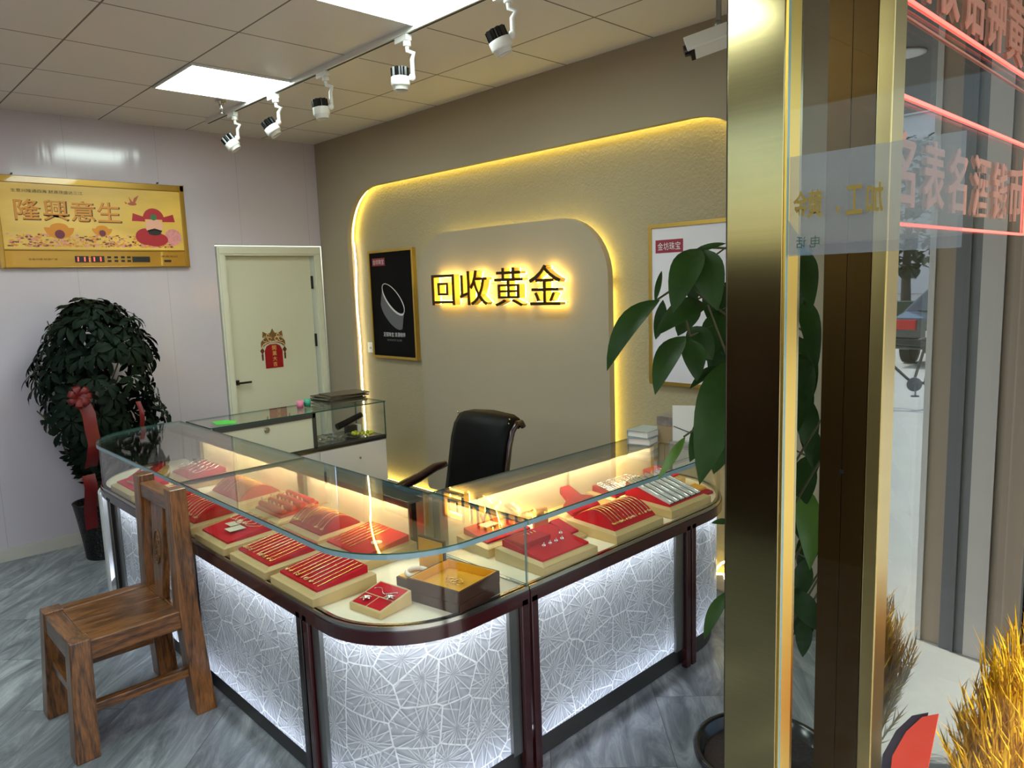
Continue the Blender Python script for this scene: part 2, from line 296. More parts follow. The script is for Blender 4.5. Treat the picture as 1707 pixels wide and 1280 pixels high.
# ------------------------------------------------------------------ mesh helpers
class MB:
    """collects shapes and links them as one mesh object"""
    def __init__(s): s.v = []; s.f = []; s.mi = []; s.uv = {}; s.sm = []
    def add(s, vs, fs, mi=0, smooth=False):
        o = len(s.v); s.v += [tuple(v) for v in vs]
        for f in fs: s.f.append([i + o for i in f]); s.mi.append(mi); s.sm.append(smooth)
        return s
    def box(s, x0, y0, z0, x1, y1, z1, mi=0, mt=None):
        vs = [(x0, y0, z0), (x1, y0, z0), (x1, y1, z0), (x0, y1, z0), (x0, y0, z1), (x1, y0, z1), (x1, y1, z1), (x0, y1, z1)]
        if mt: vs = [mt @ Vector(v) for v in vs]
        return s.add(vs, [(3, 2, 1, 0), (4, 5, 6, 7), (0, 1, 5, 4), (1, 2, 6, 5), (2, 3, 7, 6), (3, 0, 4, 7)], mi)
    def hexa(s, b, t, mi=0):
        """solid from four bottom and four top corners"""
        return s.add(list(b) + list(t), [(3, 2, 1, 0), (4, 5, 6, 7), (0, 1, 5, 4), (1, 2, 6, 5), (2, 3, 7, 6), (3, 0, 4, 7)], mi)
    def tube(s, pts, r, n=8, mi=0, cap=True, closed=False):
        pts = [Vector(p) for p in pts]; N = len(pts); rr = r if isinstance(r, (list, tuple)) else [r] * N
        vs = []; fs = []; up = Vector((0, 0, 1)); prev = None
        for i, p in enumerate(pts):
            a = pts[(i - 1) % N] if closed else pts[max(0, i - 1)]; b = pts[(i + 1) % N] if closed else pts[min(N - 1, i + 1)]
            t = (b - a).normalized() if (b - a).length > 1e-9 else Vector((0, 0, 1))
            if prev is None:
                ref = up if abs(t.z) < .9 else Vector((1, 0, 0)); x = t.cross(ref).normalized()
            else:
                x = (prev - t * prev.dot(t)); x = x.normalized() if x.length > 1e-6 else t.cross(up).normalized()
            prev = x; y = t.cross(x)
            for k in range(n): vs.append(p + (x * cos(2 * pi * k / n) + y * sin(2 * pi * k / n)) * rr[i])
        for i in range(N if closed else N - 1):
            j = (i + 1) % N
            for k in range(n): fs.append((i * n + k, i * n + (k + 1) % n, j * n + (k + 1) % n, j * n + k))
        s.add(vs, fs, mi, True)
        if cap and not closed: s.add(vs[:n], [tuple(range(n))[::-1]], mi); s.add(vs[-n:], [tuple(range(n))], mi)
        return s
    def lathe(s, prof, c=(0, 0, 0), n=28, mi=0, mt=None, cap=True):
        vs = []; fs = []
        for r, z in prof:
            for k in range(n):
                v = Vector((c[0] + r * cos(2 * pi * k / n), c[1] + r * sin(2 * pi * k / n), c[2] + z)); vs.append(mt @ v if mt else v)
        for i in range(len(prof) - 1):
            for k in range(n): fs.append((i * n + k, i * n + (k + 1) % n, (i + 1) * n + (k + 1) % n, (i + 1) * n + k))
        s.add(vs, fs, mi, True)
        if cap:
            if prof[0][0] > 1e-5: s.add(vs[:n], [tuple(range(n))[::-1]], mi)
            if prof[-1][0] > 1e-5: s.add(vs[-n:], [tuple(range(n))], mi)
        return s
    def cyl(s, p0, p1, r0, r1=None, n=16, mi=0): return s.tube([p0, p1], [r0, r0 if r1 is None else r1], n, mi)
    def prism(s, poly, z0, z1, mi_face=0, mi_side=0):
        n = len(poly); a = sum(poly[i][0] * poly[(i + 1) % n][1] - poly[(i + 1) % n][0] * poly[i][1] for i in range(n))
        if a < 0: poly = poly[::-1]
        vs = [(x, y, z0) for x, y in poly] + [(x, y, z1) for x, y in poly]
        s.add(vs, [tuple(range(n))[::-1], tuple(range(n, 2 * n))], mi_face)
        return s.add(vs, [(i, (i + 1) % n, n + (i + 1) % n, n + i) for i in range(n)], mi_side)
    def strip(s, A, B, z0, z1, mi=0, mi_edge=None):
        """solid that runs along a plan path between outer points A and inner points B"""
        n = len(A); vs = []
        for a, b in zip(A, B): vs += [(a[0], a[1], z0), (a[0], a[1], z1), (b[0], b[1], z1), (b[0], b[1], z0)]
        me = mi if mi_edge is None else mi_edge; o = []; e = []
        for i in range(n - 1):
            k = 4 * i; o += [(k, k + 4, k + 5, k + 1), (k + 2, k + 6, k + 7, k + 3)]; e += [(k + 1, k + 5, k + 6, k + 2), (k + 3, k + 7, k + 4, k)]
        s.add(vs, o, mi, n > 3); s.add(vs, e, me)
        return s.add(vs, [(0, 1, 2, 3), (4 * n - 1, 4 * n - 2, 4 * n - 3, 4 * n - 4)], me)
    def uvstrip(s, A, z0, z1, mi=0):
        """sheet along a plan path with arc-length UVs"""
        d = 0; vs = []; us = []
        for i, a in enumerate(A):
            if i: d += sqrt((a[0] - A[i - 1][0]) ** 2 + (a[1] - A[i - 1][1]) ** 2)
            vs += [(a[0], a[1], z0), (a[0], a[1], z1)]; us += [(d + A[0][0] * 3.3, z0), (d + A[0][0] * 3.3, z1)]
        o = len(s.f); s.add(vs, [(2 * i, 2 * i + 2, 2 * i + 3, 2 * i + 1) for i in range(len(A) - 1)], mi, True)
        for i in range(len(A) - 1): s.uv[o + i] = [us[2 * i], us[2 * i + 2], us[2 * i + 3], us[2 * i + 1]]
        return s
    def ball(s, c, r, n=10, mi=0, sc=(1, 1, 1)):
        m = max(4, n // 2); prof = [(r * sin(pi * i / m), -r * cos(pi * i / m)) for i in range(m + 1)]
        mt = Matrix.Translation(c) @ Matrix.Diagonal((*sc, 1)); return s.lathe(prof, (0, 0, 0), n, mi, mt, False)
    def leaf(s, base, tip, w, up=(0, 0, 1), arch=.15, fold=.25, n=6, mi=0, wmax=.45):
        base = Vector(base); tip = Vector(tip); d = tip - base; L = d.length; up = Vector(up); t = d.normalized()
        sd_ = t.cross(up); sd_ = sd_.normalized() if sd_.length > 1e-4 else t.cross(Vector((1, 0, 0))).normalized(); nn = sd_.cross(t)
        vs = []; fs = []
        for i in range(n + 1):
            u = i / n; c = base + d * u + nn * (arch * L * 4 * u * (1 - u))
            q = (u / wmax) if u < wmax else (1 - u) / (1 - wmax); ww = w * .5 * (sin(q * pi / 2) ** .8) + .0006
            vs += [c + sd_ * ww + nn * (fold * ww), c, c - sd_ * ww + nn * (fold * ww)]
        for i in range(n):
            k = 3 * i; fs += [(k, k + 1, k + 4, k + 3), (k + 1, k + 2, k + 5, k + 4)]
        return s.add(vs, fs, mi, True)
    def build(s, name, mats, parent=None, bevel=0, smooth=False, loc=None):
        me = bpy.data.meshes.new(name); me.from_pydata(s.v, [], s.f); 
        for m in (mats if isinstance(mats, (list, tuple)) else [mats]): me.materials.append(M[m] if isinstance(m, str) else m)
        me.polygons.foreach_set('material_index', s.mi); me.polygons.foreach_set('use_smooth', [bool(x or smooth) for x in s.sm])
        if s.uv:
            ul = me.uv_layers.new(name='UVMap')
            for fi, us in s.uv.items():
                for li, u in zip(me.polygons[fi].loop_indices, us): ul.data[li].uv = u
        me.update(); o = bpy.data.objects.new(name, me); COL.objects.link(o)
        if bevel:
            bm_ = bmesh.new(); bm_.from_mesh(me); bmesh.ops.remove_doubles(bm_, verts=bm_.verts, dist=1e-5); bmesh.ops.recalc_face_normals(bm_, faces=bm_.faces); bm_.to_mesh(me); bm_.free()
            md = o.modifiers.new('bevel', 'BEVEL'); md.width = bevel; md.segments = 2; md.limit_method = 'ANGLE'; md.angle_limit = radians(40)
        if parent: o.parent = parent
        if loc: o.location = loc
        return o
def thing(name, label, cat, loc=(0, 0, 0), rz=0, group=None):
    o = bpy.data.objects.new(name, None); COL.objects.link(o); o.empty_display_size = .1
    o.location = loc; o.rotation_euler = (0, 0, rz); return tag(o, label, cat, group)
def tag(o, label, cat, group=None, kind=None):
    o['label'] = label; o['category'] = cat
    if group: o['group'] = group
    if kind: o['kind'] = kind
    return o
def struct(o):
    o['kind'] = 'structure'; return o
def plabel(o, label):
    o['label'] = label; return o
def copy_tree(o, parent=None):
    c = o.copy(); COL.objects.link(c)
    if parent: c.parent = parent
    for ch in list(o.children): copy_tree(ch, c)
    return c
_tc = {}
def glyphs(body, depth=0.0, bold=0.0, res=3):
    """vertices and faces of lettering, width and height measured, from the built-in font"""
    k = (body, depth, bold)
    if k in _tc: return _tc[k]
    c = bpy.data.curves.new('t', 'FONT'); c.body = body; c.extrude = depth / 2; c.offset = bold; c.resolution_u = res
    o = bpy.data.objects.new('t', c); COL.objects.link(o)
    me = bpy.data.meshes.new_from_object(o.evaluated_get(bpy.context.evaluated_depsgraph_get()))
    vs = [v.co.copy() for v in me.vertices]; fs = [tuple(p.vertices) for p in me.polygons]
    bpy.data.objects.remove(o); bpy.data.curves.remove(c); bpy.data.meshes.remove(me)
    _tc[k] = (vs, fs); return _tc[k]
def text(mb, body, origin, right, up, w=None, h=None, mi=0, depth=0.0, bold=0.0):
    """lettering centred on origin; w and/or h set its measured size"""
    vs, fs = glyphs(body, 0.1 if depth else 0, bold)
    x0 = min(v.x for v in vs); x1 = max(v.x for v in vs); y0 = min(v.y for v in vs); y1 = max(v.y for v in vs)
    sx = w / (x1 - x0) if w else h / (y1 - y0); sy = h / (y1 - y0) if h else sx
    R = Vector(right); U = Vector(up); N = R.cross(U); o = Vector(origin)
    out = [o + R * ((v.x - (x0 + x1) / 2) * sx) + U * ((v.y - (y0 + y1) / 2) * sy) + N * (v.z * depth / .1 if depth else 0) for v in vs]
    return mb.add(out, fs, mi)
def arc(cx, cy, r, a0, a1, n=14):
    return [(cx + r * cos(radians(a0 + (a1 - a0) * i / n)), cy + r * sin(radians(a0 + (a1 - a0) * i / n))) for i in range(n + 1)]
def rrect(x0, z0, x1, z1, r, n=12, rb=None):
    rb = r if rb is None else rb
    return (arc(x1 - r, z1 - r, r, 0, 90, n) + arc(x0 + r, z1 - r, r, 90, 180, n)
            + (arc(x0 + rb, z0 + rb, rb, 180, 270, n) if rb else [(x0, z0)]) + (arc(x1 - rb, z0 + rb, rb, 270, 360, n) if rb else [(x1, z0)]))
# ================================================================== the room
YN = -5.2
struct(MB().box(-.1, YN, -.1, XS + .02, .3, 0).build('floor', 'floor'))
struct(MB().box(-.1, YN, H, XS + .02, .3, H + .1).build('ceiling', 'ceiling'))
struct(MB().box(-.12, YN, 0, 0, -.93, H).box(-.12, -.93, 2.12, 0, .3, H).build('wall_left', 'lavender'))
struct(MB().box(-.1, YN - .12, 0, XS + .1, YN, 1.92).box(-.1, YN - .12, 2.78, XS + .1, YN, H).box(-.1, YN - .12, 1.92, .7, YN, 2.78).box(4.9, YN - .12, 1.92, XS + .1, YN, 2.78).build('wall_front', 'white_lac'))
w2 = struct(MB().box(.7, YN - .06, 1.92, 4.9, YN - .055, 2.78).build('window_added', 'door_glass'))  # unseen window, added to brighten the brass reflection and the room
MB().box(2.75, YN - .08, 1.92, 2.85, YN - .03, 2.78).build('added_window_frame', 'alu', w2)
struct(MB().box(.6, YN, 0, XS, YN + .3, 1.9).build('wall_front_added_dark', 'dark_wood'))  # unseen dark block, added to darken the lower reflection in the brass post
# back wall: a front layer with a rounded opening, a cove behind it, a recessed face
OX0, OX1, OZ0, OZ1 = .43, 4.12, .16, 2.53
def wall_with_hole(x0, x1, z0, z1, hole, y0, y1):
    bm = bmesh.new()
    a = [bm.verts.new((x, y0, z)) for x, z in ((x0, z0), (x1, z0), (x1, z1), (x0, z1))]; b = [bm.verts.new((x, y0, z)) for x, z in hole]
    es = [bm.edges.new((l[i], l[(i + 1) % len(l)])) for l in (a, b) for i in range(len(l))]
    r = bmesh.ops.triangle_fill(bm, edges=es, use_beauty=True)
    fs = [g for g in r['geom'] if isinstance(g, bmesh.types.BMFace)]
    ex = bmesh.ops.extrude_face_region(bm, geom=fs); bmesh.ops.translate(bm, verts=[g for g in ex['geom'] if isinstance(g, bmesh.types.BMVert)], vec=(0, y1 - y0, 0))
    bmesh.ops.recalc_face_normals(bm, faces=bm.faces); mb = MB(); bm.verts.index_update()
    mb.add([v.co.copy() for v in bm.verts], [[v.index for v in f.verts] for f in bm.faces]); bm.free(); return mb
struct(wall_with_hole(0, XS, 0, H, rrect(OX0, OZ0, OX1, OZ1, .42, rb=.04), 0, .04).build('wall_back', 'taupe'))
struct(wall_with_hole(0, XS, 0, H, rrect(OX0 - .05, OZ0 - .04, OX1 + .05, OZ1 + .05, .46, rb=.04), .04, .11).build('wall_back_cove', 'taupe'))
struct(MB().box(-.1, .11, 0, XS, .25, H).build('wall_back_recess', 'taupe_tex'))
# raised rounded panel that carries the lettering
p = MB(); pl = rrect(1.37, .2, 3.16, 2.11, .36, rb=.03); n_ = len(pl)
p.add([(x, 0.0, z) for x, z in pl] + [(x, .045, z) for x, z in pl], [tuple(range(n_)), tuple(range(n_, 2 * n_))[::-1]]); p.add([(x, 0.0, z) for x, z in pl] + [(x, .045, z) for x, z in pl], [(i, n_ + i, n_ + (i + 1) % n_, (i + 1) % n_) for i in range(n_)])
for x in (1.7, 2.8):
    for z in (.5, 1.7): p.box(x, .045, z, x + .12, .109, z + .12)
tag(p.build('feature_panel', 'taupe'), 'raised taupe wall panel with rounded top corners behind the glowing letters', 'wall panel')
def ledline(pts, name, label, mat='led_warm', r=.006, cat='light strip', closed=False):
    return tag(MB().tube(pts, r, 6, closed=closed).build(name, mat), label, cat)
a_ = rrect(OX0 - .03, OZ0 - .02, OX1 + .03, OZ1 + .03, .44, rb=.04)
i0 = 13; lw = [(x, .075, z) for x, z in a_]
left_run = [(OX0 - .012 + .012 * sin(q * 1.7) * (1 if q < 4 else .3), .07, 2.12 - q * .19) for q in range(11)]
ledline(left_run, 'light_strip', 'bare yellow light tube running down the left edge of the wall niche', 'led_tube', .007)
ledline(lw[:13] + lw[13:26], 'light_strip', 'hidden yellow light strip above the top edge of the wall niche')
ledline([(OX1 + .03, .075, z) for z in (2.0, 1.5, 1, .5, .25)], 'light_strip', 'hidden yellow light strip down the right edge of the wall niche')
ledline([(x, .075, OZ0 - .02) for x in (.5, 1.5, 2.5, 3.5, 4.05)], 'light_strip', 'yellow light strip along the bottom edge of the wall niche')
b_ = [(x, .078, z) for x, z in rrect(1.42, .25, 3.11, 2.06, .31, rb=.03)]
ledline(b_[:26] , 'light_strip', 'yellow light strip behind the top of the raised letter panel')
ledline([(3.11, .078, z) for z in (1.7, 1.2, .8, .3)], 'light_strip', 'yellow light strip behind the right edge of the raised letter panel')
ledline([(3.93 + .05 * cos(q * .9), -.03 - .012 * q, .27 - .012 * q + .03 * sin(q * 1.3)) for q in range(8)], 'light_wire', 'loose end of glowing strip curling below the white poster', 'led_tube', .006)
# skirting
struct(MB().box(0, YN, 0, .018, -.91, .085).build('baseboard_left', pm('pale skirting', (190, 186, 178), .4)))
struct(MB().box(0, -.012, 0, XS, 0, .09).build('baseboard_back', pm('stone skirting', (120, 118, 112), .4)))
# door
fr = MB()
for y0, y1 in ((-.925, -.86), (-.085, -.02)): fr.box(-.1, y0, 0, .022, y1, 2.04); fr.box(.022, y0 + .012, 0, .03, y1 - .012, 2.04)
fr.box(-.1, -.925, 2.03, .022, -.02, 2.105); fr.box(.022, -.913, 2.045, .03, -.032, 2.093)
door = MB().box(-.07, -.86, .005, -.03, -.1, 2.03).build('door_1', 'white_door', bevel=.003); struct(door)
fr.build('door_frame', 'door_frame', door, bevel=.002)
hn = MB().box(-.03, -.852, .99, -.022, -.812, 1.03); hn.cyl((-.022, -.83, 1.01), (.012, -.83, 1.01), .009); hn.box(.006, -.838, 1.001, .018, -.725, 1.017); hn.build('handle', 'black', door)
for z in (1.75, 1.25, .35): MB().box(-.032, -.104, z, -.02, -.082, z + .11).build('hinge', 'black', door)
# paper ornament on the door
st = thing('door_sticker', 'red and gold paper ornament hung on the white door', 'door ornament', (-.0295, -.494, 0))
st_b = MB(); pts = [(-.078, 1.1), (.078, 1.1), (.078, 1.245), (.06, 1.285), (.03, 1.3), (-.03, 1.3), (-.06, 1.285), (-.078, 1.245)]
def yz_prism(mb, pts, x0, x1, mi=0):
    n = len(pts); vs = [(x0, y, z) for y, z in pts] + [(x1, y, z) for y, z in pts]
    return mb.add(vs, [tuple(range(n))[::-1], tuple(range(n, 2 * n))] + [(i, (i + 1) % n, n + (i + 1) % n, n + i) for i in range(n)], mi)
yz_prism(st_b, pts, 0, .004); st_b.build('banner', pm('deep red foil', (150, 14, 24), .3, var=.25, scale=12), st)
tx = MB(); 
for i, ch in enumerate('開業大吉'): text(tx, ch, (.0055, 0.005, 1.27 - i * .046), (0, 1, 0), (0, 0, 1), h=.038)
tx.build('lettering', 'gold_ink', st)
cr = MB(); yz_prism(cr, [(.02 * 0 + .108 * cos(radians(a)), 1.31 + .055 * sin(radians(a))) for a in range(0, 181, 15)] + [(-.105, 1.27), (-.07, 1.3), (0, 1.325), (.07, 1.3), (.105, 1.27)], .001, .006)
yz_prism(cr, [(-.09, 1.36), (-.085, 1.41), (-.05, 1.39), (-.02, 1.395), (0, 1.43), (.02, 1.395), (.05, 1.39), (.085, 1.41), (.09, 1.36), (0, 1.34)], .001, .005)
cr.build('crest', pm('brown gold crest print', (120, 84, 40), .5, var=.6, scale=60), st)
sw = MB()
for sg in (-1, 1):
    for cy, cz, r in ((.03, 1.345, .016), (.07, 1.345, .02), (.045, 1.375, .012)): sw.tube([(.008, sg * cy + r * cos(q * pi / 7), cz + r * sin(q * pi / 7)) for q in range(13)], .003, 5)
    sw.tube([(.008, sg * .105, 1.27), (.008, sg * .09, 1.3), (.008, sg * .05, 1.318), (.008, 0, 1.325)], .004, 5)
sw.build('scrollwork', pm('pale scroll print', (222, 190, 150), .5, var=.2), st)
for sg in (-1, 1):
    ts = MB(); yz_prism(ts, [(sg * .1, 1.275), (sg * .118, 1.25), (sg * .1, 1.22), (sg * .082, 1.25)], .001, .006); yz_prism(ts, [(sg * .1 - .008, 1.222), (sg * .1 + .008, 1.222), (sg * .1 + .006, 1.17), (sg * .1 - .006, 1.17)], .001, .005); ts.build('tassel', pm('brown red tassel print', (92, 36, 20), .5, var=.4, scale=50), st)
# ------------------------------------------------------------------ ceiling fittings
def led_panel(x, y, label):
    t = thing('ceiling_light', label, 'ceiling light', (x, y, H), group='square light panels in the tiled ceiling')
    MB().box(-.288, -.288, -.008, .288, .288, -.001).build('diffuser', 'led_white', t)
    f = MB()
    for a, b, c, d in ((-.298, -.298, .298, -.286), (-.298, .286, .298, .298), (-.298, -.286, -.286, .286), (.286, -.286, .298, .286)): f.box(a, b, -.012, c, d, 0)
    f.build('frame', 'white_plastic', t)
BX = lambda j: .48 + .6 * j; LY = lambda k: -(.4706 + .6 * (4 - k))
led_panel(BX(1) + .3, LY(3) - .3, 'square lit panel in the ceiling nearest the left wall, beside the sprinkler')
led_panel(BX(4) + .3, LY(3) - .3, 'square lit panel in the ceiling at the top edge of the photo')
led_panel(BX(2) + .3, LY(3) - 2.1, 'square lit panel in the ceiling beyond the upper left of the photo')
led_panel(BX(5) + .3, LY(3) - 2.7, 'square lit panel in the ceiling above the shop entrance')
TY = -1.075
tr = thing('light_track', 'white ceiling rail that carries the five spotlights', 'track', (0, TY, H))
MB().box(.42, -.018, -.028, 5.0, .018, 0).build('rail', 'white_plastic', tr); MB().box(.424, -.006, -.0295, 4.99, .006, -.0275).build('groove', 'black', tr)
def spot(x, ax, label):
    """track spotlight: adapter, bent arm, ribbed black heat sink, white barrel; ax = direction the barrel points"""
    t = thing('track_spotlight', label, 'spotlight', (x, TY, H - .028), group='spotlights on the ceiling rail')
    R = Vector((.69, .72, 0)); a = Vector(ax).normalized()
    MB().box(-.06, -.017, -.03, .04, .017, 0).cyl((.02, 0, -.03), (.02, 0, -.055), .02).build('adapter', 'white_plastic', t, bevel=.004)
    c = Vector((-.02, -.02, -.2)); side = R - a * R.dot(a); side.normalize(); hub = c + side * .05 - a * .006
    MB().tube([(.02, 0, -.05), (.02, 0, -.075), Vector((.02, 0, -.085)) + R * .03, Vector((hub.x, hub.y, -.11)) + R * .012, hub + R * .012], .011, 8).ball(hub + R * .008, .018).build('arm', 'white_plastic', t)
    q = Vector((0, 0, 1)).rotation_difference(a).to_matrix().to_4x4(); mt = Matrix.Translation(c) @ q
    fin = MB(); prof = []; n = 40; vs = []
    for z in (-.052, -.008):
        for k in range(n): rr = .045 if k % 4 < 2 else .037; v = mt @ Vector((rr * cos(2 * pi * k / n), rr * sin(2 * pi * k / n), z)); vs.append(v)
    fin.add(vs, [tuple(range(n))[::-1], tuple(range(n, 2 * n))] + [(k, (k + 1) % n, n + (k + 1) % n, n + k) for k in range(n)]); fin.build('heat_sink', 'black_gloss', t)
    b = MB(); b.lathe([(.046, -.008), (.047, .026), (.042, .034), (.037, .035), (.036, .052), (.034, .053), (.033, .045)], n=32, mt=mt, cap=False); b.build('barrel', 'white_plastic', t)
    MB().lathe([(.0001, .044), (.033, .045)], n=24, mt=mt, cap=False).build('lens', pm('frosted lens', (190, 190, 184), .3), t)
d_ = lambda s, f=0: (s * .69 - f * .7, s * .72 + f * .69, -1)
spot(.84, d_(.72, .1), 'track spotlight at the left end of the rail, tilted down to the right')
spot(1.43, d_(.62, .1), 'second track spotlight from the left end of the rail, beside the lit panel')
spot(2.03, d_(.12), 'third track spotlight from the left, hanging nearly straight over the niche corner')
spot(2.79, d_(0), 'fourth track spotlight from the left, pointing straight down')
spot(3.50, d_(.42, .1), 'track spotlight nearest the entrance, tilted with its black fins up')
sp = thing('sprinkler', 'small chrome sprinkler head on the ceiling beside the lit panel', 'sprinkler', (.98, -1.215, H))
MB().lathe([(.0001, 0), (.035, -.001), (.035, -.006), (.018, -.012), (.012, -.03)], n=20).build('escutcheon', 'chrome', sp)
s_ = MB().cyl((0, 0, -.02), (0, 0, -.045), .008); s_.tube([(-.014, 0, -.042), (-.016, 0, -.06), (0, 0, -.075)], .003, 6).tube([(.014, 0, -.042), (.016, 0, -.06), (0, 0, -.075)], .003, 6).lathe([(.0001, -.076), (.018, -.077), (.018, -.08), (.0001, -.081)], n=14); s_.build('nozzle', 'chrome', sp)
# security camera
cm = thing('security_camera', 'white bullet security camera hanging near the ceiling above the poster', 'camera', (0, 0, 0))
f_ = Vector((3.935, -.36, 2.735)); k_ = Vector((4.14, -.22, 2.80)); ax = (k_ - f_).normalized()
q = Vector((0, 0, 1)).rotation_difference(ax).to_matrix().to_4x4(); mt = Matrix.Translation(f_) @ q
MB().box(-.035, -.035, .01, .035, .035, .24, mt=mt).build('housing', 'white_plastic', cm, bevel=.006)
MB().box(-.041, -.041, -.02, .041, -.028, .2, mt=mt).build('sun_hood', 'white_plastic', cm, bevel=.003)
MB().box(-.034, -.034, -.006, .034, .034, .012, mt=mt).lathe([(.024, -.03), (.028, 0)], n=20, mt=mt).build('lens_front', 'black_gloss', cm)
MB().cyl((4.02, -.27, H), (4.02, -.27, H - .012), .04, n=20).cyl((4.02, -.27, H), (4.02, -.27, H - .13), .012).ball((4.02, -.275, H - .135), .022).cyl((4.02, -.275, H - .14), (4.06, -.275, 2.79), .012).build('bracket', 'steel', cm)
# ------------------------------------------------------------------ glowing letters 回收黄金 (each is mounted on its own)
for ch, x0, x1, z0, z1, lab in (('回', 1.645, 1.892, 1.6, 1.812, 'framed square'), ('收', 1.95, 2.225, 1.6, 1.83, 'second'), ('黄', 2.3, 2.555, 1.592, 1.835, 'third'), ('金', 2.61, 2.875, 1.597, 1.84, 'last')):
    cx, cz, w, h = (x0 + x1) / 2, (z0 + z1) / 2, x1 - x0, z1 - z0
    t = thing('sign_letter', {'回': 'glowing gold channel letter 回, first of four on the raised panel', '收': 'glowing gold channel letter 收, second of four on the raised panel', '黄': 'glowing gold channel letter 黄, third of four on the raised panel', '金': 'glowing gold channel letter 金, last of four on the raised panel'}[ch], 'sign letter', (cx, 0, cz), group='backlit letters on the raised panel')
    m_ = MB(); text(m_, ch, (0, -.087, 0), (1, 0, 0), (0, 0, 1), w, h, depth=.006, bold=-.002); m_.build('face', 'sign_face', t)
    m_ = MB(); text(m_, ch, (0, -.058, 0), (1, 0, 0), (0, 0, 1), w * .985, h * .985, depth=.05, bold=-.002); m_.build('return', 'sign_side', t)
    m_ = MB(); text(m_, ch, (0, -.0275, 0), (1, 0, 0), (0, 0, 1), w * .97, h * .97, depth=.008); m_.build('back_light', 'led_letter', t)
    for sx in (-1, 1): zz = h * .1 if ch == '收' else -h * .44; MB().cyl((sx * w * .42, -.03, zz), (sx * w * .42, 0, zz), .003, n=6).build('standoff', 'steel', t)
# ------------------------------------------------------------------ posters in the niche
yr = .11
po = thing('poster', 'black framed jewellery poster showing a silver bracelet in the wall niche', 'poster', (.905, yr, 1.602))
MB().box(-.285, -.028, -.415, .285, -.022, .415).build('print', 'poster_black', po)
f = MB()
for a, b, c, d in ((-.305, -.435, .305, -.415), (-.305, .415, .305, .435), (-.305, -.415, -.285, .415), (.285, -.415, .305, .415)): f.box(a, -.035, b, c, 0, d)
f.build('frame', 'gold_frame', po, bevel=.002)
lg = MB().box(-.25, -.0295, .31, -.07, -.0285, .372).build('logo_block', 'logo_red', po)
m_ = MB(); text(m_, '金坊珠宝', (-.16, -.031, .341), (1, 0, 0), (0, 0, 1), w=.155, h=.04); m_.build('logo_lettering', 'white_ink', lg)
br = MB(); 
def brace_pt(a, h): 
    e = Vector((.175 * cos(a), 0, .07 * sin(a))); t = radians(-38); x = e.x * cos(t) - e.z * sin(t); z = e.x * sin(t) + e.z * cos(t); return (x + .02 - h * .25, -.031, z + .045 - h)
N_ = 48
for ring, (h0, h1, mi) in enumerate(((0, .012, 1), (.012, .05, 0), (.05, .085, 0), (.085, .125, 0))):
    vs = []; 
    for k in range(N_ + 1):
        a = pi + pi * k / N_; vs += [brace_pt(a, h0), brace_pt(a, h1)]
    br.add(vs, [(2 * k, 2 * k + 2, 2 * k + 3, 2 * k + 1) for k in range(N_)], mi)
br.tube([brace_pt(2 * pi * k / 40, 0) for k in range(40)], .0035, 5, 1, closed=True)
br.build('bracelet_print', [pm('sparkling silver print', (96, 94, 98), .5, var=.85, scale=160), 'white_ink'], po)
m_ = MB(); text(m_, '足银珠宝 浪漫相伴', (.01, -.03, -.24), (1, 0, 0), (0, 0, 1), w=.3, h=.036); m_.build('slogan', 'white_ink', po)
m_ = MB(); text(m_, 'ROMANTIC SILVER', (.01, -.03, -.285), (1, 0, 0), (0, 0, 1), w=.2, h=.016); m_.build('small_print', 'grey_ink', po)
po = thing('poster', 'large white framed poster with a small red logo behind the big plant', 'poster', (3.69, yr, 1.585))
MB().box(-.285, -.028, -.42, .285, -.022, .42).build('print', 'poster_white', po)
f = MB()
for a, b, c, d in ((-.305, -.44, .305, -.42), (-.305, .42, .305, .44), (-.305, -.42, -.285, .42), (.285, -.42, .305, .42)): f.box(a, -.035, b, c, 0, d)
f.build('frame', 'gold_frame', po, bevel=.002)
lg = MB().box(-.26, -.0295, .285, -.085, -.0285, .355).build('logo_block', 'logo_red', po)
m_ = MB(); text(m_, '金坊珠宝', (-.1725, -.031, .32), (1, 0, 0), (0, 0, 1), w=.145, h=.042); m_.build('logo_lettering', 'white_ink', lg)
sk = thing('wall_socket', 'white wall socket beside the lower corner of the black poster', 'socket', (.53, yr, 1.243))
MB().box(-.043, -.01, -.043, .043, 0, .043).build('plate', 'white_plastic', sk, bevel=.003); MB().box(-.012, -.0112, -.012, -.006, -.0098, .004).box(.006, -.0112, -.012, .012, -.0098, .004).build('slots', 'black', sk)
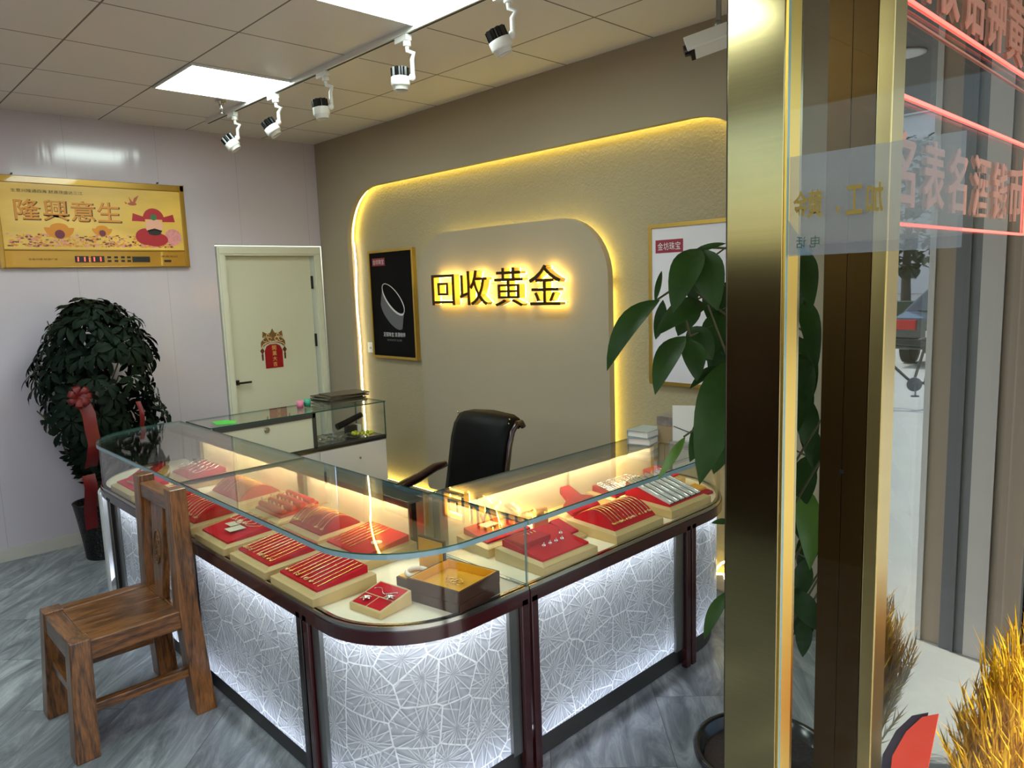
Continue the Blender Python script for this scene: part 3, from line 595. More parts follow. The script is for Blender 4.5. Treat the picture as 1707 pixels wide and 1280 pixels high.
# ------------------------------------------------------------------ gold plaque on the left wall
pq = thing('wall_plaque', 'wide gold good-fortune picture with digital clock strip on the left wall', 'wall picture', (.004, -1.75, 2.245))
PW, PH = .605, .3
MB().box(0, -PW, -PH, .028, PW, PH).build('board', 'plaque', pq, bevel=.004)
f = MB()
for a, b, c, d in ((-PW, PH - .045, PW, PH), (-PW, -PH + .115, PW, -PH + .122), (-PW, -PH, PW, -PH + .008), (-PW, -PH, -PW + .03, PH), (PW - .03, -PH, PW, PH)): f.box(.026, a, b, .036, c, d)
f.build('border', pm('antique gold border', (158, 122, 46), .3, .6, var=.1, coat=.4), pq, bevel=.003)
MB().box(.028, -PW + .032, -PH + .125, .0295, PW - .032, PH - .048).build('print', pm('golden cloud print', (226, 182, 84), .35, var=.35, scale=2.2, sx=(1, 1, 3), coat=.5), pq)
for i, ch in enumerate('隆興意生'):
    m_ = MB(); text(m_, ch, (.0312, -.42 + .165 * i, .085), (0, 1, 0), (0, 0, 1), w=.145, h=.135, bold=.006); text(m_, ch, (.0303, -.416 + .165 * i, .081), (0, 1, 0), (0, 0, 1), w=.156, h=.142, mi=1, bold=.012); m_.build('lettering', ['tan_ink', 'brown_ink'], pq)
m_ = MB(); text(m_, '生意兴隆通四海 财源茂盛达三江', (.0312, -.29, .205), (0, 1, 0), (0, 0, 1), w=.42, h=.022); m_.build('couplet', 'black_ink', pq)
def blob(mb, cy, cz, ry, rz, x, mi=0, n=24, a0=0, a1=360):
    pts = [(cy + ry * cos(radians(a0 + (a1 - a0) * k / n)), cz + rz * sin(radians(a0 + (a1 - a0) * k / n))) for k in range(n if a1 - a0 == 360 else n + 1)]
    return mb.add([(x, a, b) for a, b in pts], [tuple(range(len(pts)))], mi)
random.seed(3); m_ = MB()
for k in range(420): blob(m_, random.uniform(-.55, .5), -.155 + random.random() ** 1.6 * .08, random.uniform(.004, .016), random.uniform(.003, .008), .0302 + k * 1e-6, random.choice((0, 0, 1, 2)), 7)
m_.build('coin_heap', [pm('orange coin print', (222, 140, 50), .4, var=.5, scale=60), 'pink_ink', pm('violet brown print', (120, 60, 50), .5, var=.3)], pq)
for cy, s in ((-.245, 1), (.02, .72)):
    m_ = MB(); cz = -.03; blob(m_, cy, cz, .09 * s, .075 * s, .0308, 0, 24, 180, 360); blob(m_, cy, cz, .055 * s, .03 * s, .0306, 0, 20, 0, 180); blob(m_, cy, cz - .045 * s, .03 * s, .03 * s, .0312, 1); m_.build('ingot_print', ['ingot', pm('plum print', (110, 40, 60), .5)], pq)
m_ = MB(); hy, hz = .372, .04     # bearded figure in an official's hat, kept plain
blob(m_, hy - .06, -.08, .075, .06, .0308, 0); blob(m_, hy, -.1, .09, .05, .0309, 0); blob(m_, hy, -.005, .062, .06, .0312, 1); blob(m_, hy, -.05, .045, .02, .0314, 2); m_.tube([(.0316, hy - .05, -.04), (.0316, hy, -.025), (.0316, hy + .05, -.04)], .006, 5, 2)
blob(m_, hy, .045, .075, .08, .0316, 0, 24, 0, 180)
for sg in (-1, 1): m_.add([(.0315, hy + sg * .06, .06), (.0315, hy + sg * .14, .085), (.0315, hy + sg * .15, .03), (.0315, hy + sg * .06, .028)], [(0, 1, 2, 3) if sg > 0 else (3, 2, 1, 0)], 0)
blob(m_, hy, .06, .022, .022, .0318, 3); m_.build('figure_print', ['red_ink', 'skin_ink', 'black_ink', pm('green jewel print', (40, 110, 60), .5)], pq)
m_ = MB(); blob(m_, .5, -.08, .06, .06, .0308); m_.build('peony_print', 'pink_ink', pq)
m_ = MB(); blob(m_, .235, .15, .03, .011, .031); m_.add([(.0311, .235, .15), (.0311, .255, .155), (.0311, .285, .215), (.0311, .25, .19)], [(0, 1, 2, 3)]); m_.add([(.0312, .225, .15), (.0312, .215, .2), (.0312, .245, .155)], [(0, 2, 1)]); m_.add([(.0312, .205, .152), (.0312, .185, .165), (.0312, .19, .148)], [(0, 1, 2)]); m_.build('bird_print', pm('rust print', (170, 80, 50), .5), pq)
zc = -.242
for y in (-.17, -.07): MB().box(.029, y, zc - .022, .031, y + .085, zc + .022).build('clock_window', 'black', pq)
m_ = MB()
for y in (.035, .08, .125, .165):
    for dz in (-.012, .014): m_.box(.029, y, zc + dz - .008, .031, y + .024, zc + dz + .006)
m_.build('calendar_window', 'black', pq); MB().box(.029, .2, zc - .022, .031, .32, zc + .018).build('date_window', 'black', pq); MB().box(.029, .42, zc - .022, .031, .47, zc - .006).build('logo_patch', 'black', pq)
m_ = MB(); text(m_, '11:11', (.0322, -.08, zc), (0, 1, 0), (0, 0, 1), w=.15, h=.03); m_.build('clock_digits', emis('red clock digits', (255, 70, 60), 1.2), pq)
m_ = MB(); text(m_, '生意兴隆 财源广进', (.0305, -.36, zc), (0, 1, 0), (0, 0, 1), w=.17, h=.014); text(m_, '恭喜发财', (.0305, .46, zc + .02), (0, 1, 0), (0, 0, 1), w=.12, h=.014); m_.build('small_print', 'brown_ink', pq)
for y in (-.48, .43): MB().cyl((.004, y, PH + .012), (.02, y, PH + .012), .006, n=8).build('hanging_nail', 'black', pq)
# ================================================================== the glass showcases
ZR, ZD, ZG = .685, .69, .934        # rail top, deck top, glass top
def out_left(i): return [(2.6, -2.25 + i)] + arc(1.42, -1.81, .44 - i, 270, 180) + [(.98 + i, -1.66)]
def out_corner(i): return [(2.6, -2.25 + i)] + arc(3.77, -1.91, .34 - i, 270, 360) + [(4.11 - i, -1.645)]
def out_right(i): return [(4.11 - i, -1.64)] + arc(3.66, -.5, .45 - i, 0, 90) + [(3.58, -.05 - i)]
IN = {'l': [(2.6, -1.66)], 'c': [(3.58, -1.645), (3.58, -1.66), (2.6, -1.66)], 'r': [(3.58, -1.64)]}
def showcase(key, out, label, posts, panels, trim, backs, rail='maroon'):
    t = thing('glass_showcase', label, 'display counter', (0, 0, 0), group='glass jewellery counters round the staff area')
    cl = lambda i: out(i) + IN[key]
    MB().prism(cl(.05), 0, .095).build('plinth', 'plinth', t)
    MB().prism(cl(.03), .66, ZD).build('deck', 'cream', t)
    MB().strip(out(0), out(.035), .638, .682).build('rail', rail, t)
    MB().strip(out(.004), out(.03), .6825, .697).build('glass_channel', 'chrome', t)
    for pth in panels:
        MB().uvstrip(pth, .1, .64).build('lit_panel', 'starburst', t)
        off = []
        for i, q in enumerate(pth):
            a = pth[max(0, i - 1)]; c = pth[min(len(pth) - 1, i + 1)]; dx, dy = c[0] - a[0], c[1] - a[1]; L = sqrt(dx * dx + dy * dy); off.append((-dy / L, dx / L))
        ins = lambda d: [(q[0] + o[0] * d, q[1] + o[1] * d) for q, o in zip(pth, off)]
        MB().strip(ins(.085), ins(.095), .096, .655).build('reflector', 'white_plastic', t)
        for z in (.112, .628): MB().tube([(x, y, z) for x, y in ins(.045)], .006, 6).build('light_strip', 'led_cool', t)
    for (x, y, w, d, m) in posts: MB().box(x - w / 2, y - d / 2, 0, x + w / 2, y + d / 2, .66).build('post', m, t, bevel=.004)
    for (x, y, w, d) in trim: MB().box(x - w / 2, y - d / 2, .095, x + w / 2, y + d / 2, .64).build('steel_strip', 'steel', t)
    MB().strip(out(.010), out(.018), .697, .9136, 0, 1).build('front_glass', ['glass', 'edge_light'], t)
    MB().prism(cl(.0), .914, .930, 0, 2).prism(cl(.0), .9302, ZG + .001, 0, 1).build('top_glass', ['glass', 'edge', 'edge_reflection'], t)
    for (kind, a) in backs:
        if kind == 'panel': MB().box(*a).build('sliding_panel', 'cream_panel', t)
        elif kind == 'bar': MB().box(*a).build('top_bar', 'alu', t, bevel=.002)
        elif kind == 'post': MB().box(*a).build('back_post', 'alu', t, bevel=.002)
        elif kind == 'wood': MB().box(*a).build('wood_post', 'dark_wood', t)
        elif kind == 'led': MB().box(*a).build('strip_lamp', 'led_case', t)
        elif kind == 'white': MB().box(*a).build('back_door', 'white_lac', t)
        elif kind == 'glass': 
            x0, y0, z0, x1, y1, z1 = a; m_ = MB().box(*a); m_.mi = [1, 1, 0, 0, 0, 0] if abs(x1 - x0) > abs(y1 - y0) else [1, 1, 0, 0, 0, 0]; m_.build('divider_glass', ['glass', 'edge_light'], t)
    return t
def sub(path, lo, hi): return [p for p in path if lo(p) and hi(p)]
yes = lambda p: True
ol, oc, orr = out_left(.03), out_corner(.03), out_right(.03)
corner_curve = [(3.665, -2.22)] + arc(3.77, -1.91, .31, 270, 360) + [(4.08, -1.69)]
showcase('l', out_left, 'left glass showcase with rounded far end by the tall bushy plant, behind the wooden chair',
    [(1.475, -2.235, .03, .03, 'black_rail'), (1.51, -2.235, .03, .03, 'black_rail'), (2.575, -2.235, .035, .03, 'black_rail')],
    [[(1.53, -2.225), (2.1, -2.225), (2.555, -2.225)], [(2.2, -2.2), (1.2, -2.2)]][:1] + [arc(1.42, -1.81, .36, 268, 182)],
    [(1.56, -2.228, .07, .015), (2.54, -2.228, .035, .012)],
    [('panel', (1.36, -1.67, ZD, 1.98, -1.662, .9)), ('panel', (1.96, -1.682, ZD, 2.595, -1.674, .9)), ('bar', (1.0, -1.745, .903, 2.6, -1.65, .9136)), ('bar', (1.0, -1.745, .886, 2.6, -1.74, .903)), ('post', (2.57, -1.69, ZD, 2.6, -1.655, .9)), ('post', (1.3, -1.69, ZD, 1.36, -1.66, .9)), ('led', (1.36, -1.735, .893, 2.56, -1.722, .9025)), ('white', (1.45, -1.66, .02, 2.6, -1.645, .66))], rail='black_rail')
showcase('c', out_corner, 'curved corner glass showcase in the middle, its rounded front facing the entrance',
    [(2.62, -2.235, .035, .03, 'black_rail'), (3.60, -2.235, .032, .03, 'black_rail'), (3.645, -2.235, .032, .03, 'maroon'), (4.095, -1.668, .03, .034, 'maroon')],
    [[(2.64, -2.225), (3.1, -2.225), (3.58, -2.225)], corner_curve],
    [(3.69, -2.228, .045, .015), (4.088, -1.71, .015, .045)],
    [('panel', (2.6, -1.67, ZD, 3.1, -1.662, .9)), ('panel', (3.07, -1.682, ZD, 3.47, -1.674, .9)), ('bar', (2.6, -1.745, .903, 3.56, -1.65, .9136)), ('bar', (2.6, -1.745, .886, 3.56, -1.74, .903)), ('wood', (3.49, -1.69, ZD, 3.505, -1.66, .9)), ('post', (3.535, -1.69, ZD, 3.585, -1.645, .925)), ('post', (2.6, -1.69, ZD, 2.63, -1.655, .9)), ('led', (2.64, -1.735, .893, 3.48, -1.722, .9025)), ('white', (2.6, -1.66, .02, 3.57, -1.645, .66)),
     ('glass', (2.596, -2.235, .697, 2.604, -1.69, .925)), ('glass', (3.6, -1.652, .697, 4.095, -1.644, .925))])
showcase('r', out_right, 'right glass showcase running back towards the white poster, rounded at the far end',
    [(4.095, -1.62, .03, .034, 'maroon'), (4.095, -.655, .03, .034, 'maroon'), (4.095, -.612, .03, .034, 'maroon')],
    [[(4.085, -1.6), (4.085, -1.2), (4.085, -.675)], [(4.085, -.58), (4.085, -.5)] + arc(3.66, -.5, .425, 0, 85)],
    [(4.088, -.705, .015, .06)],
    [('panel', (3.582, -1.6, ZD, 3.59, -.83, .9)), ('panel', (3.594, -.86, ZD, 3.602, -.22, .9)), ('bar', (3.575, -1.6, .903, 3.668, -.06, .9136)), ('bar', (3.663, -1.6, .886, 3.668, -.06, .903)), ('post', (3.58, -.22, ZD, 3.62, -.17, .9)), ('post', (3.58, -1.64, ZD, 3.62, -1.6, .9)), ('led', (3.645, -1.58, .893, 3.658, -.24, .9025)), ('white', (3.575, -1.6, .02, 3.59, -.1, .66)),
     ('glass', (3.62, -1.64, .697, 4.1, -1.634, .925))])
# staff-side showcase along the left end
bk = thing('glass_showcase', 'white lockable showcase at the back with a stack of magazines on its glass top', 'display counter', (0, 0, 0), group='glass jewellery counters round the staff area')
MB().box(1.03, -1.62, .0, 1.41, -.39, .66).build('cabinet', 'white_lac', bk)
MB().box(1.03, -1.62, .66, 1.42, -.39, .685).build('shelf', 'black_rail', bk)
MB().box(1.41, -1.6, .03, 1.422, -.945, .655).build('door', 'white_lac', bk, bevel=.002)
d2 = MB().box(1.41, -.925, .03, 1.422, -.40, .655).build('door', 'white_lac', bk, bevel=.002); MB().cyl((1.422, -.62, .56), (1.428, -.62, .56), .008).build('lock', 'chrome', d2)
d3 = MB().box(1.408, -1.62, .69, 1.416, -.965, .895).build('sliding_panel', 'white_door', bk); lk = MB().cyl((1.416, -1.285, .865), (1.428, -1.285, .865), .013); lk.cyl((1.416, -1.285, .865), (1.42, -1.285, .865), .019, n=20); lk.build('lock', 'chrome', d3)
MB().box(1.4, -1.62, .895, 1.424, -.945, .926).box(1.4, -.965, .685, 1.424, -.94, .926).box(1.4, -1.62, .68, 1.424, -.39, .692).build('dark_frame', 'plinth', bk)
m_ = MB().box(1.03, -1.64, .9265, 1.425, -.385, .934); m_.mi = [0, 0, 1, 1, 1, 1]; m_.build('top_glass', ['glass', 'edge'], bk)
m_ = MB().box(1.034, -.397, .686, 1.42, -.389, .926); m_.mi = [1, 1, 0, 1, 0, 1]; m_.build('end_glass', ['glass', 'edge'], bk)
m_ = MB().box(1.03, -1.62, .686, 1.036, -.397, .926); m_.mi = [1, 1, 1, 0, 1, 0]; m_.build('back_glass', ['glass', 'edge_light'], bk)
m_ = MB().box(1.414, -.94, .692, 1.42, -.397, .926); m_.mi = [1, 1, 1, 0, 1, 0]; m_.build('front_glass', ['glass', 'edge'], bk)
# things on and in the staff-side showcase
random.seed(7)
for k in range(9):
    w, d = random.uniform(.2, .26), random.uniform(.28, .34); z = .9345 + k * .0075
    o = MB().box(-w / 2, -d / 2, 0, w / 2, d / 2, .0068).build('magazine', random.choice(['magazine', 'magazine2', 'magazine']), bevel=.001); o.location = (1.19 + random.uniform(-.025, .025), -.6 + random.uniform(-.03, .03), z); o.rotation_euler = (0, 0, random.uniform(-.2, .2))
    tag(o, 'thin magazine in the stack on the back showcase' + (', topmost of its stack' if k == 8 else ', at the bottom of its stack' if k == 0 else ', between the bottom and top ones'), 'magazine', 'stacked magazines on the back showcase')
m_ = MB(); m_.prism([(-.09, -.05), (.05, -.07), (.1, .02), (.02, .07), (-.08, .04)], 0, .002); o = m_.build('card', 'green_card'); o.location = (1.3, -1.5, .9345); tag(o, 'bright green card lying on the far end of the back glass top', 'card')
for x, y, mt_, lab in ((1.2, -.93, 'pinkcup', 'small pink plastic pot on the back glass top'), (1.17, -.86, 'teal', 'small teal plastic pot beside the pink one on the back glass top')):
    o = MB().lathe([(.0001, 0), (.022, 0), (.026, .05), (.023, .05), (.02, .006), (.0001, .006)], n=18).build('plastic_pot', mt_); o.location = (x, y, .9345); tag(o, lab, 'pot')
tl = thing('hand_tool', 'black hand grinder standing inside the back showcase', 'tool', (1.24, -.56, .692))
MB().box(-.03, -.05, 0, .03, .03, .075).build('body', 'black', tl, bevel=.01); MB().cyl((0, -.12, .075), (0, .085, .135), .024, .02, 14).build('barrel', 'leather', tl); MB().box(-.028, .032, 0, .028, .06, .07).build('label', 'white_plastic', tl)
m_ = MB(); 
for k in range(14): m_.ball((.045 * cos(k * .45) * (1 + .1 * (k % 2)), .075 * sin(k * .45), .014 + .012 * (k // 8)), .0135, 8)
o = m_.build('bead_string', 'yellow_bead'); o.location = (1.33, -.53, .692); tag(o, 'yellow green bead string inside the back showcase', 'beads')
random.seed(5)
for k in range(4):
    m_ = MB(); nx = 9; vs = []
    for i in range(nx):
        for j in range(nx): vs.append((-.07 + .14 * i / 8, -.06 + .12 * j / 8, .004 + .035 * random.random() * sin(pi * i / 8) * sin(pi * j / 8)))
    m_.add(vs, [(i * nx + j, (i + 1) * nx + j, (i + 1) * nx + j + 1, i * nx + j + 1) for i in range(nx - 1) for j in range(nx - 1)], 0)
    o = m_.build('plastic_bag', 'clear_bag'); o.location = (1.2 + .1 * (k % 2), -.86 + .075 * k, .693); tag(o, 'crumpled clear plastic bag lying inside the back showcase', 'bag', 'plastic bags inside the back showcase')
# things on the right showcase
for k, (z, w, lab) in enumerate(((0, .17, 'lower thick pale book of the pair at the end of the right showcase'), (.034, .155, 'upper thick pale book of the pair at the end of the right showcase'))):
    b = thing('book', lab, 'book', (3.70, -.40, ZG + .001 + z), radians(12 - 8 * k), 'pale books on the right showcase')
    MB().box(-.06, -w / 2, 0, .06, w / 2, .003).box(-.06, -w / 2, .03, .06, w / 2, .033).box(-.06, -w / 2, .003, -.056, w / 2, .03).build('cover', 'book', b); MB().box(-.055, -w / 2 + .004, .0035, .056, w / 2 - .004, .0295).build('pages', 'paper', b)
bx = thing('box', 'tan carton with a black and white top standing behind the pale books', 'box', (3.79, -.30, ZG + .001), radians(8))
MB().box(-.05, -.065, 0, .05, .065, .085).build('body', pm('tan carton', (150, 128, 98), .7), bx); MB().box(-.052, -.067, .0855, .052, .067, .13).build('top', pm('black white print', (120, 110, 104), .5, var=.95, scale=22), bx)
cs = thing('card_stand', 'white card standing on the end of the right showcase beside the carton', 'card stand', (3.90, -.33, ZG + .001), radians(30))
MB().box(-.075, -.003, .02, .075, .003, .19).build('card', 'paper', cs); MB().box(-.09, -.03, 0, .09, .03, .02).build('base', 'clear_bag', cs); MB().cyl((-.07, -.005, .09), (.02, -.005, .055), .002, n=6).build('pen', 'black', cs)
# ------------------------------------------------------------------ trays
def pad_h(kind, v):
    """height of the velvet above the tray rim at depth v (0 front, 1 back)"""
    if kind == 'flat': return .006 + .02 * v
    if kind == 'arch': return .004 + .05 * sin(pi * min(1, max(0, v)))
    if kind == 'steep': return .004 + .06 * v
    return .008
def make_tray(name, label, x, y, rz, w=.30, d=.25, kind='flat', velvet='red', zb=ZD, base_h=.042, group='champagne jewellery trays in the showcases'):
    t = thing(name, label, 'jewellery tray', (x, y, zb), rz, group)
    a = .012; hb = base_h; b = MB(); W2, D2 = w / 2, d / 2
    b.hexa([(-W2, -D2, 0), (W2, -D2, 0), (W2, D2, 0), (-W2, D2, 0)], [(-W2, -D2, hb - .008), (W2, -D2, hb - .008), (W2, D2, hb + .006), (-W2, D2, hb + .006)])
    b.hexa([(-W2, -D2, hb - .008), (W2, -D2, hb - .008), (W2, D2, hb + .006), (-W2, D2, hb + .006)], [(-W2 + .02, -D2 + .026, hb + .002), (W2 - .02, -D2 + .026, hb + .002), (W2 - .02, D2 - .02, hb + .012), (-W2 + .02, D2 - .02, hb + .012)])
    b.build('base', 'tray', t, bevel=.003)
    n = 12; m_ = MB(); vs = []
    for i in range(n + 1):
        v = i / n; yy = -D2 + .028 + (d - .05) * v; zz = hb + .004 + .008 * v + pad_h(kind, v)
        vs += [(-W2 + .022, yy, zz), (W2 - .022, yy, zz), (-W2 + .022, yy, hb - .004), (W2 - .022, yy, hb - .004)]
    m_.add(vs, [(4 * i, 4 * i + 1, 4 * i + 5, 4 * i + 4) for i in range(n)], 0, True)
    m_.add(vs, [(4 * i, 4 * i + 4, 4 * i + 6, 4 * i + 2) for i in range(n)] + [(4 * i + 1, 4 * i + 3, 4 * i + 7, 4 * i + 5) for i in range(n)] + [(0, 2, 3, 1), (4 * n, 4 * n + 1, 4 * n + 3, 4 * n + 2)])
    m_.build('velvet_pad', velvet, t)
    t['w'] = w; t['d'] = d
    def surf(u, v): return Vector((-W2 + .03 + (w - .06) * u, -D2 + .03 + (d - .054) * v, hb + .006 + .008 * v + pad_h(kind, v)))
    del t['w'], t['d']
    return t, surf
def on_tray(t, mb, name, mat, label, cat, group):
    o = mb.build(name, mat); o.location = t.location; o.rotation_euler = t.rotation_euler; return tag(o, label, cat, group)
def chains(t, surf, n, label, group, mats=('gold',), u0=.04, u1=.96, v0=.06, v1=.96, pend=.8, r=.0011, name='necklace', cat='necklace', beads=False, seed=1, double=0):
    random.seed(seed)
    for i in range(n):
        u = u0 + (u1 - u0) * i / max(1, n - 1) + random.uniform(-.008, .008); m_ = MB(); w_ = random.uniform(.0, .006); ph = random.random() * 6
        pts = [surf(u + w_ * sin(ph + q * .9), v0 + (v1 - v0) * q / 16) + Vector((0, 0, r)) for q in range(17)]
        rr = r * random.choice((.8, 1, 1.25))
        m_.tube(pts, [rr * (1 if q % 2 else 1.6) for q in range(17)], 6)
        if beads or random.random() < .3:
            for q in range(1, 16, 2): m_.ball(pts[q], rr * 2.1, 6)
        if random.random() < pend:
            k = random.choice((0, 1, 2)); c = pts[0] + Vector((0, .004, .002))
            if k == 0:
                for q in range(5): m_.ball(c + Vector((.007 * cos(q * 1.257), .007 * sin(q * 1.257), .002)), .0036, 6)
            elif k == 1: m_.tube([c + Vector((.008 * cos(q * pi / 5), .008 * sin(q * pi / 5), .002)) for q in range(10)], .002, 6, closed=True)
            else: m_.ball(c, .006, 8, sc=(1, 1.3, .6)).ball(c + Vector((.008, .004, 0)), .0035, 6)
            if random.random() < .5: m_.ball(pts[random.randint(5, 11)], .0042, 6)
        on_tray(t, m_, name, random.choice(mats), label, cat, group)
RL = 0; RR = radians(90)
G1 = ('gold', 'rose', 'gold')
# front row of the left run, nearest first
t, s_ = make_tray('jewellery_tray', 'nearest red necklace tray, at the start of the corner curve, beside the small earring box', 3.545, -2.115, RL, .305, .25)
chains(t, s_, 9, 'fine gold necklace with pendant on the tray beside the small earring box', 'necklaces on the tray at the corner curve', G1, seed=2)
t, s_ = make_tray('jewellery_tray', 'second red necklace tray from the corner curve, at the front glass', 3.2, -2.115, RL, .305, .25)
chains(t, s_, 9, 'fine gold necklace on the second tray from the corner curve', 'necklaces on the second front tray', G1, seed=3)
t, s_ = make_tray('jewellery_tray', 'front tray with two cream price tags and red corded pendants, right of the chair back', 2.84, -2.115, RL, .3, .25)
for k, (u, v) in enumerate(((.42, .5), (.66, .36))):
    m_ = MB(); c = s_(u, v) + Vector((0, 0, .008)); m_.box(c.x - .028, c.y - .034, c.z - .001, c.x + .028, c.y + .034, c.z + .001); on_tray(t, m_, 'price_tag', 'paper_tag', 'cream price tag right of the chair back, ' + ('left one of the pair' if k == 0 else 'right one of the pair'), 'price tag', 'price tags on the pendant tray')
for k in range(7):
    m_ = MB(); c = s_(.3 + .1 * k, .72 - .05 * (k % 2)); m_.tube([c + Vector((.02 * cos(q * pi / 8) , .05 * sin(q * pi / 8), .006 + .02 * abs(sin(q * pi / 16)))) for q in range(16)], .0014, 5, closed=True); on_tray(t, m_, 'corded_pendant', 'crimson' if k % 2 else 'rose', 'looped cord pendant on the tray with two price tags', 'pendant', 'corded pendants on the price tag tray')
t, s_ = make_tray('jewellery_tray', 'front tray of curved gold bracelets hidden mostly behind the wooden chair back', 2.45, -2.1, RL, .33, .26, 'arch')
chains(t, s_, 9, 'gold beaded bracelet on the tray behind the chair back', 'bracelets on the tray behind the chair back', ('rose',), beads=True, seed=4, name='bracelet', cat='bracelet')
t, s_ = make_tray('jewellery_tray', 'front tray of looped bangles and tags just left of the chair back', 2.05, -2.11, RL, .29, .24)
for k in range(6):
    m_ = MB(); c = s_(.12 + .15 * k, .45 + .2 * (k % 2)); m_.tube([c + Vector((.022 * cos(q * pi / 9), .04 * sin(q * pi / 9), .006)) for q in range(18)], .002, 6, closed=True); on_tray(t, m_, 'bangle', 'rose', 'thin pale gold bangle on the tray left of the chair back', 'bangle', 'bangles on the tray left of the chair')
for k in range(2):
    m_ = MB(); c = s_(.3 + .35 * k, .2) + Vector((0, 0, .006)); m_.box(c.x - .03, c.y - .02, c.z, c.x + .03, c.y + .02, c.z + .002); on_tray(t, m_, 'price_tag', 'paper_tag', 'cream price tag on the bangle tray left of the chair back', 'price tag', 'price tags on the bangle tray')
t, s_ = make_tray('jewellery_tray', 'front red tray with a pale stripe near the far rounded end of the left showcase', 1.66, -2.12, RL, .34, .22)
for k in range(2):
    m_ = MB(); c0 = s_(.3, .15 + .5 * k); c1 = s_(.75, .2 + .5 * k); m_.tube([c0 + Vector((0, 0, .004)), c1 + Vector((0, 0, .004))], .006, 6); on_tray(t, m_, 'brooch', 'rose', 'slim pale brooch on the striped tray near the far rounded end', 'brooch', 'brooches on the far striped tray')
t, s_ = make_tray('jewellery_tray', 'red velvet tray at the very far rounded end of the left showcase', 1.3, -1.98, radians(-35), .28, .18, velvet='crimson', base_h=.02)
m_ = MB(); c = s_(.5, .5); m_.box(c.x - .05, c.y - .02, c.z, c.x + .05, c.y + .02, c.z + .002); on_tray(t, m_, 'price_tag', 'paper_tag', 'cream price tag on the tray at the very far rounded end', 'price tag', None)
# back row of the left run
t, s_ = make_tray('jewellery_tray', 'back row tray of long necklaces with a round white sticker, nearest the corner post', 3.39, -1.83, RL, .31, .26)
chains(t, s_, 6, 'long gold necklace on the tray with the round white sticker', 'necklaces on the stickered tray', G1, u0=.05, u1=.55, pend=0, seed=6)
m_ = MB(); c = s_(.82, .45) + Vector((0, 0, .001)); m_.lathe([(.0001, .0015), (.022, .0015), (.022, 0)], c, 20); on_tray(t, m_, 'sticker', 'paper', 'round white sticker on the red tray nearest the corner post', 'sticker', None)
t, s_ = make_tray('jewellery_tray', 'back row tray with an arched crimson pad of bracelets under the curved glass edge', 3.04, -1.82, RL, .31, .24, 'arch', 'crimson')
chains(t, s_, 11, 'fine gold bracelet draped over the arched crimson pad in the back row', 'bracelets on the arched crimson pad', ('rose', 'gold'), pend=.2, seed=7, name='bracelet', cat='bracelet')
t, s_ = make_tray('jewellery_tray', 'back row red tray crowded with upright rings, beside the divider glass', 2.70, -1.82, RL, .29, .24, 'flat', 'red')
m_ = MB(); random.seed(9)
for j in range(4): m_.tube([s_(0, .12 + .25 * j) + Vector((0, 0, .008)), s_(1, .12 + .25 * j) + Vector((0, 0, .008))], .014, 8)
m_.build('ring_roll', 'red', t)
for k in range(18):
    m_ = MB(); c = s_(.06 + .88 * (k % 6) / 5 + random.uniform(-.02, .02), .12 + .25 * (k // 6)) + Vector((0, 0, .024)); m_.tube([c + Vector((.008 * cos(q * pi / 6), 0, .008 * sin(q * pi / 6))) for q in range(12)], .002, 6, closed=True).ball(c + Vector((0, 0, .011)), .0045, 6); on_tray(t, m_, 'ring', random.choice(('gold', 'silver', 'rose')), 'gold ring standing upright on the crowded ring tray', 'ring', 'rings on the crowded back row tray')
t, s_ = make_tray('jewellery_tray', 'back row tray of gold beaded bracelets just left of the divider post', 2.26, -1.82, RL, .36, .26, 'arch')
chains(t, s_, 14, 'gold beaded bracelet on the back row tray left of the divider post', 'bracelets on the back row tray', ('gold', 'rose'), beads=True, pend=.2, seed=10, name='bracelet', cat='bracelet')
t, s_ = make_tray('jewellery_tray', 'back row tray of silver loops at the far left under the first cream panel', 1.66, -1.82, RL, .33, .24, 'flat', 'crimson')
for k in range(10):
    m_ = MB(); c = s_(.06 + .098 * k, .35 + .3 * (k % 2)); m_.tube([c + Vector((.028 * cos(q * pi / 9), .04 * sin(q * pi / 9), .008 + .02 * (1 + sin(q * pi / 9)) * .5)) for q in range(18)], .0024, 6, closed=True); on_tray(t, m_, 'bangle', 'silver', 'thin silver bangle on the far left back row tray', 'bangle', 'silver bangles on the far left tray')
m_ = MB(); random.seed(11)
for k in range(40): m_.ball((random.uniform(-.06, .06), random.uniform(-.05, .05), .01 + random.uniform(0, .03)), .007, 6)
o = m_.build('pearl_cluster', 'jade'); o.location = (1.45, -1.78, ZD); tag(o, 'small heap of pearls and clips at the far end of the left showcase', 'pearls')
# corner: small earring box, orange lined box, bangle box
eb = thing('earring_box', 'small square red velvet box with earrings standing alone at the curved corner', 'jewellery box', (3.845, -2.075, ZD), radians(8))
b = MB(); b.hexa([(-.075, -.07, 0), (.075, -.07, 0), (.075, .07, 0), (-.075, .07, 0)], [(-.075, -.07, .024), (.075, -.07, .024), (.075, .07, .05), (-.075, .07, .05)]); b.build('base', 'tray', eb, bevel=.003)
zz = lambda y: .024 + (y + .07) / .14 * .026 + .0015
m_ = MB()
for x0, y0, x1, y1 in ((-.066, -.062, -.002, -.008), (.004, -.062, .066, -.008), (-.066, -.002, .066, .062)): m_.hexa([(x0, y0, zz(y0) - .004), (x1, y0, zz(y0) - .004), (x1, y1, zz(y1) - .004), (x0, y1, zz(y1) - .004)], [(x0, y0, zz(y0)), (x1, y0, zz(y0)), (x1, y1, zz(y1)), (x0, y1, zz(y1))])
m_.build('velvet_insert', 'red', eb)
